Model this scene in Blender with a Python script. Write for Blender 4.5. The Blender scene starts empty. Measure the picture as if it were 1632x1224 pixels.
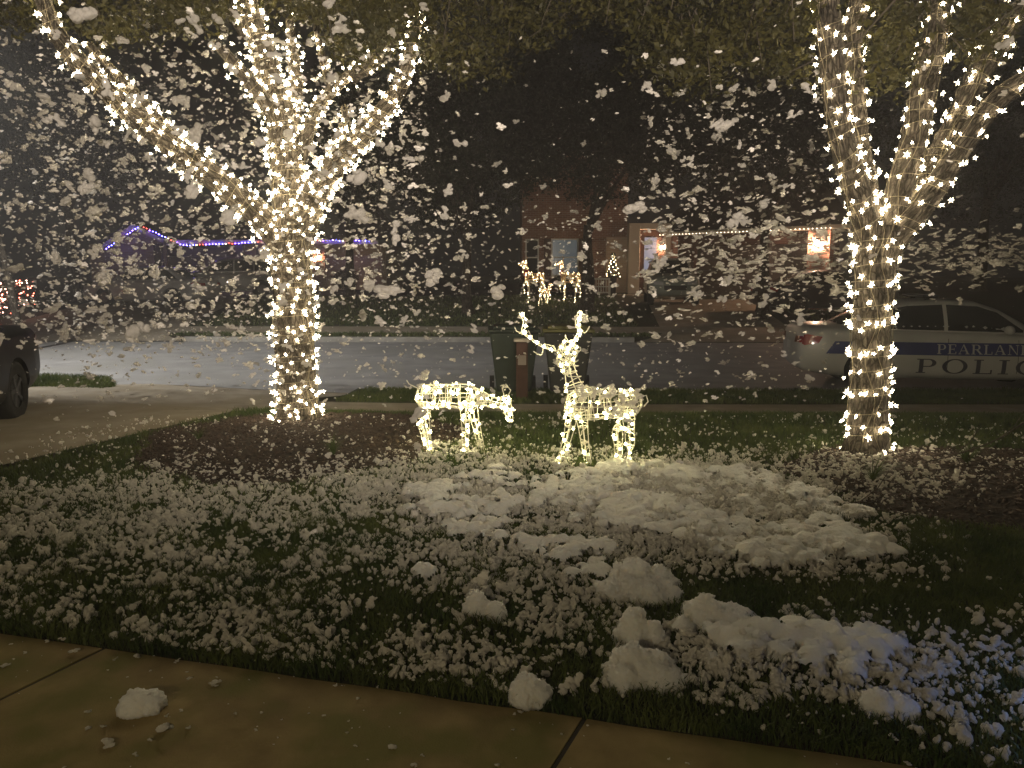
import bpy, bmesh, math, random
import numpy as np
from mathutils import Vector, Matrix, noise
from mathutils.bvhtree import BVHTree

SC = bpy.context.scene
COL = SC.collection
rad = math.radians
rng = np.random.default_rng(7)
R = random.Random(11)

# ------------------------------------------------------------------ camera, world, exposure
PITCH = rad(8.3)
CAMZ = 2.0
FPX = 1226.0
cam_d = bpy.data.cameras.new("camera")
cam_d.lens = 36.0 * FPX / 1632.0
cam_d.sensor_width = 36
cam_d.clip_start = 0.05
cam_d.clip_end = 500
cam = bpy.data.objects.new("camera", cam_d)
COL.objects.link(cam)
cam.location = (0, 0, CAMZ)
cam.rotation_euler = (math.pi / 2 - PITCH, 0, 0)
SC.camera = cam

W_ = bpy.data.worlds.new("World")
SC.world = W_
W_.use_nodes = True
bg = W_.node_tree.nodes["Background"]
bg.inputs[0].default_value = (0.60, 0.60, 0.58, 1)
bg.inputs[1].default_value = 0.006

SC.view_settings.view_transform = 'Standard'
SC.view_settings.look = 'None'
SC.view_settings.exposure = 0.40
SC.view_settings.gamma = 1
SC.render.engine = 'CYCLES'
cy = SC.cycles
cy.use_denoising = True
try:
    cy.denoiser = 'OPENIMAGEDENOISE'
except Exception:
    pass
cy.max_bounces = 4
cy.transparent_max_bounces = 12
cy.diffuse_bounces = 2
cy.glossy_bounces = 2
cy.transmission_bounces = 3
cy.volume_bounces = 0
cy.caustics_reflective = False
cy.caustics_refractive = False
cy.sample_clamp_indirect = 3.0
cy.sample_clamp_direct = 0.0
cy.use_light_tree = True
cy.use_adaptive_sampling = True
cy.adaptive_threshold = 0.02

TREE_L = 95.0      # radiance of a tree bulb
DEER_L = 120.0
FLAKE_FILL = 3000.0
HAZE = 0.0058


def G(x, y):
    """terrain height (scalar)"""
    c = near_curb(x)
    f = far_curb(x)
    if y < c:
        t = c - y
        if t > 3.6:
            z = 0.35
        elif t > 2.7:
            z = 0.19 + (t - 2.7) / 0.9 * 0.16
        else:
            z = 0.13 + t / 2.7 * 0.06
        return z
    if y <= f:
        return 0.0
    t = y - f
    return 0.13 + min(t, 1.0) * 0.03 + max(0, min(t - 1, 9.5)) * 0.108


def near_curb(x):
    t = 1 / (1 + math.exp((x + 5.0) / 1.3))
    return 12.25 + t * 1.7


def far_curb(x):
    return 22.0 - 0.02 * x


def Wp(u, v, y):
    """world point on the sight line of photo pixel (u, v) at world distance y"""
    dx = (u - 816) / FPX
    dy = -(v - 612) / FPX
    d = Vector((dx, math.cos(PITCH) + dy * math.sin(PITCH), -math.sin(PITCH) + dy * math.cos(PITCH)))
    k = y / d.y
    return Vector((d.x * k, y, CAMZ + d.z * k))


def proj(P):
    """numpy: world Nx3 -> photo pixels"""
    x = P[:, 0]
    yy = P[:, 1]
    z = P[:, 2] - CAMZ
    dep = yy * math.cos(PITCH) - z * math.sin(PITCH)
    up = yy * math.sin(PITCH) + z * math.cos(PITCH)
    return 816 + FPX * x / dep, 612 - FPX * up / dep, dep


# ------------------------------------------------------------------ materials
def new_mat(name):
    m = bpy.data.materials.new(name)
    m.use_nodes = True
    nt = m.node_tree
    b = nt.nodes["Principled BSDF"]
    return m, nt, b


def setin(b, **kw):
    names = dict(col="Base Color", rough="Roughness", metal="Metallic", spec="Specular IOR Level",
                 coat="Coat Weight", coatr="Coat Roughness", em="Emission Color", es="Emission Strength",
                 tr="Transmission Weight", sss="Subsurface Weight", sheen="Sheen Weight")
    for k, v in kw.items():
        if k in ("col", "em"):
            v = tuple(v) + (1,)
        b.inputs[names[k]].default_value = v


def noisy(name, c1, c2, scale=5, rough=0.8, detail=6, bump=0.0, bscale=None, bdist=0.01, c3=None, s3=0.6,
          spec=0.3, coords='Object', stretch=None, coat=0, metal=0):
    m, nt, b = new_mat(name)
    N, L = nt.nodes, nt.links
    setin(b, rough=rough, spec=spec, coat=coat, metal=metal)
    tc = N.new("ShaderNodeTexCoord")
    src = tc.outputs[coords]
    if stretch:
        mp = N.new("ShaderNodeMapping")
        mp.inputs["Scale"].default_value = stretch
        L.new(src, mp.inputs["Vector"])
        src = mp.outputs[0]
    n = N.new("ShaderNodeTexNoise")
    n.inputs["Scale"].default_value = scale
    n.inputs["Detail"].default_value = detail
    L.new(src, n.inputs["Vector"])
    cr = N.new("ShaderNodeValToRGB")
    cr.color_ramp.elements[0].position = 0.32
    cr.color_ramp.elements[1].position = 0.68
    cr.color_ramp.elements[0].color = tuple(c1) + (1,)
    cr.color_ramp.elements[1].color = tuple(c2) + (1,)
    L.new(n.outputs["Fac"], cr.inputs[0])
    out = cr.outputs[0]
    if c3:
        n2 = N.new("ShaderNodeTexNoise")
        n2.inputs["Scale"].default_value = s3
        n2.inputs["Detail"].default_value = 4
        L.new(tc.outputs[coords], n2.inputs["Vector"])
        r2 = N.new("ShaderNodeValToRGB")
        r2.color_ramp.elements[0].position = 0.45
        r2.color_ramp.elements[1].position = 0.62
        L.new(n2.outputs["Fac"], r2.inputs[0])
        mx = N.new("ShaderNodeMixRGB")
        mx.inputs[2].default_value = tuple(c3) + (1,)
        L.new(r2.outputs[0], mx.inputs[0])
        L.new(out, mx.inputs[1])
        out = mx.outputs[0]
    L.new(out, b.inputs["Base Color"])
    if bump:
        nb = N.new("ShaderNodeTexNoise")
        nb.inputs["Scale"].default_value = bscale or scale * 4
        nb.inputs["Detail"].default_value = 5
        L.new(src, nb.inputs["Vector"])
        bp = N.new("ShaderNodeBump")
        bp.inputs["Strength"].default_value = bump
        bp.inputs["Distance"].default_value = bdist
        L.new(nb.outputs["Fac"], bp.inputs["Height"])
        L.new(bp.outputs[0], b.inputs["Normal"])
    return m


def emis(name, col, strength, rough=0.4, glow=False):
    m, nt, b = new_mat(name)
    setin(b, col=(0.8, 0.8, 0.75), rough=rough, em=col, es=strength)
    if glow:  # emission fades towards the tips, imitating the falloff of lens glare
        at = nt.nodes.new("ShaderNodeAttribute")
        at.attribute_name = 'glow'
        pw = nt.nodes.new("ShaderNodeMath")
        pw.operation = 'POWER'
        pw.inputs[1].default_value = 2.6
        nt.links.new(at.outputs["Fac"], pw.inputs[0])
        ma = nt.nodes.new("ShaderNodeMath")
        ma.operation = 'MULTIPLY_ADD'
        ma.inputs[1].default_value = strength
        ma.inputs[2].default_value = min(1.3, strength * .03)
        nt.links.new(pw.outputs[0], ma.inputs[0])
        nt.links.new(ma.outputs[0], b.inputs["Emission Strength"])
    return m


def plain(name, col, rough=0.5, **kw):
    m, nt, b = new_mat(name)
    setin(b, col=col, rough=rough, **kw)
    return m


def foam_mat(name, col, transl=0.35, sss=0.0, thin=0.0):
    m, nt, b = new_mat(name)
    N, L = nt.nodes, nt.links
    out = [n for n in N if n.type == 'OUTPUT_MATERIAL'][0]
    tc = N.new("ShaderNodeTexCoord")
    nb = N.new("ShaderNodeTexNoise")
    nb.inputs["Scale"].default_value = 48
    nb.inputs["Detail"].default_value = 5
    nb.inputs["Roughness"].default_value = .7
    L.new(tc.outputs["Object"], nb.inputs["Vector"])
    bp = N.new("ShaderNodeBump")
    bp.inputs["Strength"].default_value = 0.8
    bp.inputs["Distance"].default_value = 0.02
    L.new(nb.outputs["Fac"], bp.inputs["Height"])
    if sss:
        setin(b, col=col, rough=.9, spec=.1, sss=1.0)
        b.inputs["Subsurface Radius"].default_value = (1, .93, .85)
        b.inputs["Subsurface Scale"].default_value = sss
        L.new(bp.outputs[0], b.inputs["Normal"])
        return m
    N.remove(b)
    d = N.new("ShaderNodeBsdfDiffuse")
    t = N.new("ShaderNodeBsdfTranslucent")
    for s in (d, t):
        s.inputs["Color"].default_value = tuple(col) + (1,)
    L.new(bp.outputs[0], d.inputs["Normal"])
    mx = N.new("ShaderNodeMixShader")
    mx.inputs[0].default_value = transl
    L.new(d.outputs[0], mx.inputs[1])
    L.new(t.outputs[0], mx.inputs[2])
    res = mx.outputs[0]
    if thin:
        tp = N.new("ShaderNodeBsdfTransparent")
        m2 = N.new("ShaderNodeMixShader")
        m2.inputs[0].default_value = thin
        L.new(res, m2.inputs[1])
        L.new(tp.outputs[0], m2.inputs[2])
        res = m2.outputs[0]
    L.new(res, out.inputs["Surface"])
    return m


def leaf_mat(name, c1, c2):
    m, nt, b = new_mat(name)
    N, L = nt.nodes, nt.links
    tc = N.new("ShaderNodeTexCoord")
    n = N.new("ShaderNodeTexNoise")
    n.inputs["Scale"].default_value = 3.0
    n.inputs["Detail"].default_value = 8
    L.new(tc.outputs["Object"], n.inputs["Vector"])
    cr = N.new("ShaderNodeValToRGB")
    cr.color_ramp.elements[0].position = 0.35
    cr.color_ramp.elements[1].position = 0.65
    cr.color_ramp.elements[0].color = tuple(c1) + (1,)
    cr.color_ramp.elements[1].color = tuple(c2) + (1,)
    L.new(n.outputs["Fac"], cr.inputs[0])
    L.new(cr.outputs[0], b.inputs["Base Color"])
    setin(b, rough=0.55, spec=0.3)
    out = [q for q in N if q.type == 'OUTPUT_MATERIAL'][0]
    t = N.new("ShaderNodeBsdfTranslucent")
    L.new(cr.outputs[0], t.inputs["Color"])
    mx = N.new("ShaderNodeMixShader")
    mx.inputs[0].default_value = 0.3
    L.new(b.outputs[0], mx.inputs[1])
    L.new(t.outputs[0], mx.inputs[2])
    L.new(mx.outputs[0], out.inputs["Surface"])
    return m


def brick_mat(name, c1, c2, mortar, scale=1.0):
    m, nt, b = new_mat(name)
    N, L = nt.nodes, nt.links
    tc = N.new("ShaderNodeTexCoord")
    sp = N.new("ShaderNodeSeparateXYZ")
    L.new(tc.outputs["Object"], sp.inputs[0])
    add = N.new("ShaderNodeMath")
    add.operation = 'ADD'
    L.new(sp.outputs[0], add.inputs[0])
    L.new(sp.outputs[1], add.inputs[1])
    cb = N.new("ShaderNodeCombineXYZ")
    L.new(add.outputs[0], cb.inputs[0])
    L.new(sp.outputs[2], cb.inputs[1])
    br = N.new("ShaderNodeTexBrick")
    br.inputs["Scale"].default_value = scale
    br.inputs["Color1"].default_value = tuple(c1) + (1,)
    br.inputs["Color2"].default_value = tuple(c2) + (1,)
    br.inputs["Mortar"].default_value = tuple(mortar) + (1,)
    br.inputs["Brick Width"].default_value = 0.22
    br.inputs["Row Height"].default_value = 0.075
    br.inputs["Mortar Size"].default_value = 0.008
    L.new(cb.outputs[0], br.inputs["Vector"])
    L.new(br.outputs["Color"], b.inputs["Base Color"])
    setin(b, rough=0.9, spec=0.1)
    return m


M = {}
M['foam'] = foam_mat('foam', (0.88, 0.84, 0.78), 0.35, 0.0, 0.22)
M['foam_ground'] = foam_mat('foam_ground', (0.93, 0.90, 0.82), 0.42)
M['foam_thick'] = foam_mat('foam_thick', (0.93, 0.90, 0.83), 0, 0.06)
M['grass'] = leaf_mat('grass_blades', (0.045, 0.080, 0.018), (0.125, 0.155, 0.042))
M['soil'] = noisy('lawn_soil', (0.018, 0.026, 0.010), (0.04, 0.050, 0.018), 14, 0.95, 8, 0.6, 60, 0.02, c3=(0.035, 0.028, 0.014), s3=1.2)
M['mulch'] = noisy('mulch', (0.016, 0.011, 0.008), (0.06, 0.042, 0.03), 22, 0.95, 8, 0.8, 70, 0.02)
M['chips'] = noisy('mulch_chips', (0.02, 0.013, 0.01), (0.10, 0.07, 0.05), 30, 0.9, 4)
M['concrete'] = noisy('concrete', (0.24, 0.21, 0.16), (0.34, 0.30, 0.235), 3.5, 0.85, 9, 0.25, 140, 0.004, c3=(0.25, 0.215, 0.155), s3=1.4)
M['walk'] = noisy('walk_concrete', (0.21, 0.155, 0.062), (0.36, 0.275, 0.12), 5.0, 0.85, 12, 0.5, 160, 0.005, c3=(0.19, 0.17, 0.05), s3=2.6)
M['joint'] = plain('joint_gap', (0.035, 0.03, 0.022), 0.95)
M['street'] = noisy('street_concrete', (0.20, 0.20, 0.20), (0.30, 0.30, 0.30), 1.6, 0.75, 9, 0.2, 120, 0.004, c3=(0.23, 0.23, 0.22), s3=0.5)
M['curb'] = noisy('curb_concrete', (0.24, 0.23, 0.21), (0.34, 0.33, 0.30), 5, 0.85, 6)
M['bark'] = None
M['leaf'] = leaf_mat('oak_leaves', (0.024, 0.024, 0.006), (0.085, 0.075, 0.018))
M['darkleaf'] = leaf_mat('dark_leaves', (0.014, 0.018, 0.008), (0.035, 0.040, 0.017))
M['bulb'] = emis('warm_bulb', (1.0, 0.84, 0.56), TREE_L, glow=True)
M['deerbulb'] = emis('deer_bulb', (1.0, 0.88, 0.44), DEER_L, glow=True)
M['farbulb'] = emis('far_bulb', (1.0, 0.76, 0.42), 22)
M['wire'] = plain('cord_clear', (0.24, 0.20, 0.12), 0.4)
M['whitewire'] = plain('white_wire', (0.80, 0.76, 0.62), 0.4)
M['brick'] = brick_mat('red_brick', (0.20, 0.085, 0.055), (0.28, 0.14, 0.09), (0.35, 0.30, 0.25))
M['tanbrick'] = brick_mat('tan_brick', (0.36, 0.26, 0.18), (0.44, 0.33, 0.23), (0.4, 0.35, 0.3))
M['pierbrick'] = brick_mat('pier_brick', (0.40, 0.20, 0.15), (0.50, 0.28, 0.20), (0.45, 0.40, 0.35))
M['shadebrick'] = brick_mat('shade_brick', (0.08, 0.04, 0.03), (0.11, 0.06, 0.045), (0.12, 0.10, 0.09))  # darker copy of the red brick, garage shade put into its colour
M['roof'] = noisy('roof_shingle', (0.03, 0.028, 0.027), (0.07, 0.065, 0.06), 9, 0.95, 4, 0.4, 30, 0.02)
M['trim'] = plain('painted_trim', (0.50, 0.44, 0.34), 0.7)
M['whitetrim'] = plain('white_trim', (0.7, 0.7, 0.66), 0.6)
M['doorwood'] = noisy('door_wood', (0.05, 0.022, 0.012), (0.10, 0.045, 0.025), 8, 0.5)
M['garage'] = noisy('garage_panel', (0.10, 0.085, 0.075), (0.13, 0.11, 0.095), 3, 0.7)
M['metalblack'] = plain('black_metal', (0.02, 0.02, 0.02), 0.45, metal=0.3)
M['glassdark'] = plain('dark_glass', (0.012, 0.014, 0.015), 0.08, spec=0.6)


def bark_material():
    m, nt, b = new_mat('oak_bark')
    N, L = nt.nodes, nt.links
    uv = N.new("ShaderNodeTexCoord")
    mp = N.new("ShaderNodeMapping")
    mp.inputs["Scale"].default_value = (1.0, 0.36, 1.0)
    L.new(uv.outputs["UV"], mp.inputs["Vector"])
    n1 = N.new("ShaderNodeTexNoise")
    n1.inputs["Scale"].default_value = 26
    n1.inputs["Detail"].default_value = 7
    n1.inputs["Distortion"].default_value = 0.0
    n1.inputs["Roughness"].default_value = 0.7
    L.new(mp.outputs[0], n1.inputs["Vector"])
    v = N.new("ShaderNodeTexVoronoi")
    v.feature = 'DISTANCE_TO_EDGE'
    v.inputs["Scale"].default_value = 30
    L.new(mp.outputs[0], v.inputs["Vector"])
    cr = N.new("ShaderNodeValToRGB")
    cr.color_ramp.elements[0].position = 0.38
    cr.color_ramp.elements[1].position = 0.62
    cr.color_ramp.elements[0].color = (0.035, 0.028, 0.020, 1)
    cr.color_ramp.elements[1].color = (0.16, 0.135, 0.105, 1)
    L.new(n1.outputs["Fac"], cr.inputs[0])
    r2 = N.new("ShaderNodeValToRGB")
    r2.color_ramp.elements[0].position = 0.0
    r2.color_ramp.elements[1].position = 0.16
    r2.color_ramp.elements[0].color = (0.35, 0.33, 0.3, 1)
    L.new(v.outputs["Distance"], r2.inputs[0])
    mul = N.new("ShaderNodeMixRGB")
    mul.blend_type = 'MULTIPLY'
    mul.inputs[0].default_value = 0.85
    L.new(cr.outputs[0], mul.inputs[1])
    L.new(r2.outputs[0], mul.inputs[2])
    L.new(mul.outputs[0], b.inputs["Base Color"])
    ad = N.new("ShaderNodeMath")
    ad.operation = 'MULTIPLY_ADD'
    ad.inputs[1].default_value = 0.6
    L.new(n1.outputs["Fac"], ad.inputs[0])
    L.new(r2.outputs[0], ad.inputs[2])
    bp = N.new("ShaderNodeBump")
    bp.inputs["Strength"].default_value = 0.9
    bp.inputs["Distance"].default_value = 0.03
    L.new(ad.outputs[0], bp.inputs["Height"])
    L.new(bp.outputs[0], b.inputs["Normal"])
    setin(b, rough=0.9, spec=0.15)
    return m


M['bark'] = bark_material()


# ------------------------------------------------------------------ object helpers
def tag(o, label=None, cat=None, group=None, kind=None):
    if label:
        o['label'] = label
    if cat:
        o['category'] = cat
    if group:
        o['group'] = group
    if kind:
        o['kind'] = kind
    return o


def empty(name, loc=(0, 0, 0), rz=0, parent=None):
    o = bpy.data.objects.new(name, None)
    COL.objects.link(o)
    o.location = loc
    o.rotation_euler = (0, 0, rz)
    o.empty_display_size = 0.1
    if parent:
        o.parent = parent
    return o


def np_mesh(name, V, F, mat, parent=None, smooth=False, uv=None, link=True):
    """V Nx3 array, F MxK int array (or list of such)"""
    me = bpy.data.meshes.new(name)
    Fs = F if isinstance(F, list) else [F]
    Fs = [np.asarray(f, dtype=np.int32) for f in Fs if len(f)]
    V = np.asarray(V, dtype=np.float32)
    me.vertices.add(len(V))
    me.vertices.foreach_set("co", V.ravel())
    loops = np.concatenate([f.ravel() for f in Fs])
    tot = np.concatenate([np.full(len(f), f.shape[1], np.int32) for f in Fs])
    start = np.concatenate([[0], np.cumsum(tot)[:-1]]).astype(np.int32)
    me.loops.add(len(loops))
    me.loops.foreach_set("vertex_index", loops)
    me.polygons.add(len(tot))
    me.polygons.foreach_set("loop_start", start)
    if smooth:
        me.polygons.foreach_set("use_smooth", np.ones(len(tot), dtype=bool))
    if uv is not None:
        ul = me.uv_layers.new(name="UVMap")
        ul.data.foreach_set("uv", np.asarray(uv, np.float32)[loops].ravel())
    me.update(calc_edges=True)
    me.validate()
    if mat:
        me.materials.append(mat)
    if not link:
        return me
    o = bpy.data.objects.new(name, me)
    COL.objects.link(o)
    if parent:
        o.parent = parent
    return o


def mesh_obj(name, me, mat=None, parent=None):
    if mat and not me.materials:
        me.materials.append(mat)
    o = bpy.data.objects.new(name, me)
    COL.objects.link(o)
    if parent:
        o.parent = parent
    return o


def bm_obj(name, bm, mat, parent=None, smooth=False, bevel=0, seg=2, auto=False):
    me = bpy.data.meshes.new(name)
    bmesh.ops.recalc_face_normals(bm, faces=bm.faces)
    if smooth:
        for f in bm.faces:
            f.smooth = True
    bm.to_mesh(me)
    bm.free()
    if mat:
        me.materials.append(mat)
    o = bpy.data.objects.new(name, me)
    COL.objects.link(o)
    if parent:
        o.parent = parent
    if bevel:
        md = o.modifiers.new("bevel", 'BEVEL')
        md.width = bevel
        md.segments = seg
        md.limit_method = 'ANGLE'
    return o


def bx(bm, c, s, rz=0, rot=None):
    m = Matrix.Translation(c) @ (rot if rot is not None else Matrix.Rotation(rz, 4, 'Z')) @ Matrix.Diagonal((s[0], s[1], s[2], 1))
    bmesh.ops.create_cube(bm, size=1.0, matrix=m)


def cyl(bm, p0, p1, r0, r1=None, seg=12, caps=True):
    p0, p1 = Vector(p0), Vector(p1)
    d = p1 - p0
    q = d.to_track_quat('Z', 'Y').to_matrix().to_4x4()
    m = Matrix.Translation((p0 + p1) / 2) @ q
    bmesh.ops.create_cone(bm, cap_ends=caps, segments=seg, radius1=r0, radius2=r0 if r1 is None else r1, depth=d.length, matrix=m)


def box_obj(name, c, s, mat, parent=None, rz=0, bevel=0):
    bm = bmesh.new()
    bx(bm, c, s, rz)
    return bm_obj(name, bm, mat, parent, bevel=bevel)


def bake(o, name=None):
    """evaluated mesh of an object (modifiers applied), object removed"""
    dg = bpy.context.evaluated_depsgraph_get()
    me = bpy.data.meshes.new_from_object(o.evaluated_get(dg))
    bpy.data.objects.remove(o)
    if name:
        me.name = name
    return me


def arrays(me):
    V = np.empty(len(me.vertices) * 3, np.float32)
    me.vertices.foreach_get("co", V)
    me.calc_loop_triangles()
    T = np.empty(len(me.loop_triangles) * 3, np.int32)
    me.loop_triangles.foreach_get("vertices", T)
    return V.reshape(-1, 3), T.reshape(-1, 3)


def tube_arrays(P, r, seg=5, closed=False):
    """P list of points, r radius or list"""
    P = [Vector(p) for p in P]
    n = len(P)
    rr = [r] * n if not hasattr(r, '__len__') else r
    V = []
    nrm = None
    for i in range(n):
        a = P[(i - 1) % n] if (closed or i > 0) else P[i]
        b = P[(i + 1) % n] if (closed or i < n - 1) else P[i]
        t = (b - a)
        if t.length < 1e-9:
            t = Vector((0, 0, 1))
        t.normalize()
        if nrm is None:
            nrm = t.orthogonal().normalized()
        nrm = (nrm - t * nrm.dot(t))
        if nrm.length < 1e-6:
            nrm = t.orthogonal()
        nrm.normalize()
        bn = t.cross(nrm)
        for k in range(seg):
            an = 2 * math.pi * k / seg
            V.append(P[i] + (nrm * math.cos(an) + bn * math.sin(an)) * rr[i])
    F = []
    m = n if closed else n - 1
    for i in range(m):
        j = (i + 1) % n
        for k in range(seg):
            k2 = (k + 1) % seg
            F.append((i * seg + k, i * seg + k2, j * seg + k2, j * seg + k))
    return np.array([v[:] for v in V], np.float32).reshape(-1, 3), np.array(F, np.int32).reshape(-1, 4)


class Acc:
    def __init__(s):
        s.V, s.F, s.n = [], [], 0

    def add(s, V, F):
        s.V.append(V)
        s.F.append(np.asarray(F) + s.n)
        s.n += len(V)

    def tube(s, P, r, seg=5, closed=False):
        s.add(*tube_arrays(P, r, seg, closed))

    def obj(s, name, mat, parent=None, smooth=True):
        return np_mesh(name, np.concatenate(s.V), np.concatenate(s.F), mat, parent, smooth)


def catmull(P, per=8):
    P = [np.array(p, float) for p in P]
    P = [2 * P[0] - P[1]] + P + [2 * P[-1] - P[-2]]
    out = []
    for i in range(1, len(P) - 2):
        for k in range(per):
            t = k / per
            a, b, c, d = P[i - 1], P[i], P[i + 1], P[i + 2]
            out.append(0.5 * ((2 * b) + (c - a) * t + (2 * a - 5 * b + 4 * c - d) * t * t + (3 * b - a - 3 * c + d) * t ** 3))
    out.append(P[-2])
    return np.array(out)


def vnoise(x, y, s=1.0, seed=0):
    """smooth value noise for numpy arrays, 0..1"""
    x = np.asarray(x, float) * s + seed * 17.3
    y = np.asarray(y, float) * s + seed * 9.1
    xi, yi = np.floor(x), np.floor(y)
    fx, fy = x - xi, y - yi
    fx = fx * fx * (3 - 2 * fx)
    fy = fy * fy * (3 - 2 * fy)

    def h(a, b):
        q = np.sin(a * 127.1 + b * 311.7 + seed * 74.7) * 43758.5453
        return q - np.floor(q)
    return (h(xi, yi) * (1 - fx) + h(xi + 1, yi) * fx) * (1 - fy) + (h(xi, yi + 1) * (1 - fx) + h(xi + 1, yi + 1) * fx) * fy


def rand_rot(n, r=rng):
    q = r.normal(size=(n, 4))
    q /= np.linalg.norm(q, axis=1)[:, None]
    w, x, y, z = q.T
    return np.stack([1 - 2 * (y * y + z * z), 2 * (x * y - z * w), 2 * (x * z + y * w),
                     2 * (x * y + z * w), 1 - 2 * (x * x + z * z), 2 * (y * z - x * w),
                     2 * (x * z - y * w), 2 * (y * z + x * w), 1 - 2 * (x * x + y * y)], 1).reshape(n, 3, 3)


# ------------------------------------------------------------------ ground and paving
Gv = np.vectorize(G)


def lawn_left(y):          # right edge of the driveway
    if y < 9.5:
        return -3.05 + 0.41 * (y - 9.5)
    return -3.05 + 0.14 * (y - 9.5)


def walk_edge(x):
    return 2.72 - 0.26 * x


def ground():
    xs = np.unique(np.concatenate([np.linspace(-70, -10, 16), np.linspace(-10, 10, 81), np.linspace(10, 70, 16)]))
    rows = []
    for y in list(np.linspace(-8, 1, 5)) + list(np.linspace(1.4, 8.2, 35)):
        rows.append(lambda x, y=y: (y, 0.35))
    for t in (3.6, 3.3, 3.0, 2.7, 2.2, 1.6, 1.0, 0.5, 0.16):
        rows.append(lambda x, t=t: (near_curb(x) - t, G(x, near_curb(x) - t)))
    rows.append(lambda x: (near_curb(x) - 0.12, -0.03))
    rows.append(lambda x: (near_curb(x) + 3, -0.03))
    rows.append(lambda x: (far_curb(x) - 3, -0.03))
    rows.append(lambda x: (far_curb(x) + 0.12, -0.03))
    for t in (0.16, 0.6, 1.0, 2, 3, 4.5, 6, 8, 9, 10.5):
        rows.append(lambda x, t=t: (far_curb(x) + t, G(x, far_curb(x) + t)))
    for y in (36, 45, 60, 90, 140):
        rows.append(lambda x, y=y: (y, 1.186))
    V = []
    for r in rows:
        for x in xs:
            y, z = r(x)
            tn, tf = near_curb(x) - y, y - far_curb(x)
            if -7.2 < x < -2.5 and 0 <= tn < 1.7:
                k = (1.7 - tn) / 1.7
                z = z * (1 - k) - .03
            if (-17.6 < x < -9.3 or 3.3 < x < 8.7) and 0 <= tf < 1.1:
                z = z * tf / 1.1 - .03
            V.append((x, y, z))
    nx = len(xs)
    F = [(i * nx + j, i * nx + j + 1, (i + 1) * nx + j + 1, (i + 1) * nx + j) for i in range(len(rows) - 1) for j in range(nx - 1)]
    o = np_mesh('ground', V, np.array(F), M['soil'], smooth=False)
    tag(o, kind='structure')


ground()


def sheet(name, rowfun, ts, xs, mat, off=0.004, kind='structure'):
    """rowfun(s,x)->(x,y); s in ts"""
    V, F = [], []
    for s in ts:
        for x in xs:
            X, Y, Z = rowfun(s, x)
            V.append((X, Y, Z + off))
    nx = len(xs)
    for i in range(len(ts) - 1):
        for j in range(nx - 1):
            F.append((i * nx + j, i * nx + j + 1, (i + 1) * nx + j + 1, (i + 1) * nx + j))
    o = np_mesh(name, V, np.array(F), mat)
    tag(o, kind=kind)
    return o


XS = np.unique(np.concatenate([np.linspace(-70, -10, 13), np.linspace(-10, 10, 61), np.linspace(10, 70, 13)]))
# street
sheet('street', lambda s, x: (x, near_curb(x) * (1 - s) + far_curb(x) * s, 0.0), np.linspace(0, 1, 7), XS, M['street'], 0.0)


def curb_strip(fun, sgn, gaps, name):
    acc = Acc()
    segs = []
    cur = []
    for x in np.arange(-60, 60.01, 0.5):
        if any(a < x < b for a, b in gaps):
            if len(cur) > 1:
                segs.append(cur)
            cur = []
        else:
            cur.append(x)
    if len(cur) > 1:
        segs.append(cur)
    for sg in segs:
        V, F = [], []
        for x in sg:
            y = fun(x)
            prof = [(0.0, -0.02), (0.02 * sgn, 0.115), (0.04 * sgn, 0.138), (0.17 * sgn, 0.142), (0.175 * sgn, 0.0)]
            for a, z in prof:
                V.append((x, y + a, z))
        k = 5
        for i in range(len(sg) - 1):
            for j in range(k - 1):
                F.append((i * k + j, i * k + j + 1, (i + 1) * k + j + 1, (i + 1) * k + j))
        F.append((0, 1, 3, 4))
        F = np.array(F)
        acc.add(np.array(V, np.float32), F)
    o = acc.obj(name, M['curb'], smooth=False)
    tag(o, kind='structure')


curb_strip(near_curb, -1, [(-7.2, -2.4)], 'curb')
curb_strip(far_curb, 1, [(-17.5, -9.5), (3.5, 8.5)], 'curb')

# near pavement along the street
sheet('pavement', lambda s, x: (x, near_curb(x) - s, G(x, near_curb(x) - s)), [2.66, 2.2, 1.7], XS, M['concrete'], 0.006)
# driveway in front of the camera's house
def drv(s, t):
    y = s
    xr = lawn_left(y)
    if y > 11.2:
        xr += (y - 11.2) ** 2 * 0.35
    xl = float(np.interp(y, [10.6, 11.2, 12.2, 14], [-13, -9, -7.4, -6.3]))
    x = xl * (1 - t) + xr * t
    c = near_curb(x)
    yy = min(y, c)
    z = G(x, min(yy, c - 0.01))
    k = max(0, min(1, (yy - (c - 1.5)) / 1.5))
    return (x, yy, z * (1 - k) + 0.004 * k)


sheet('driveway', drv, list(np.linspace(-6, 11.0, 34)) + list(np.linspace(11.2, 13.9, 14)), np.linspace(0, 1, 60), M['concrete'], 0.026)
# far aprons, driveways and footpath
sheet('path', lambda s, x: (x, far_curb(x) + s, G(x, far_curb(x) + s)), [1.1, 1.6, 2.2], XS, M['concrete'], 0.006)


def fdrv(x0, x1, y1, sk=0.0):
    def f(s, t):
        yf = far_curb(x0)
        y = yf + s * (y1 - yf)
        fl = max(0, 1 - (y - yf) / 1.2) ** 2 * 0.9
        x = (x0 - fl) * (1 - t) + (x1 + fl) * t + sk * (y - yf)
        z = G(x, max(y, far_curb(x) + 0.001))
        if y - yf < 0.7:
            z = 0.004 + (z - 0.004) * max(0, (y - yf) / 0.7)
        return (x, y, z)
    return f


sheet('driveway', fdrv(-16.2, -10.5, 34), np.linspace(0, 1, 30), np.linspace(0, 1, 8), M['concrete'], 0.012)
sheet('driveway', fdrv(4.4, 8.4, 30, 0.1), np.linspace(0, 1, 30), np.linspace(0, 1, 8), M['concrete'], 0.012)

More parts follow.
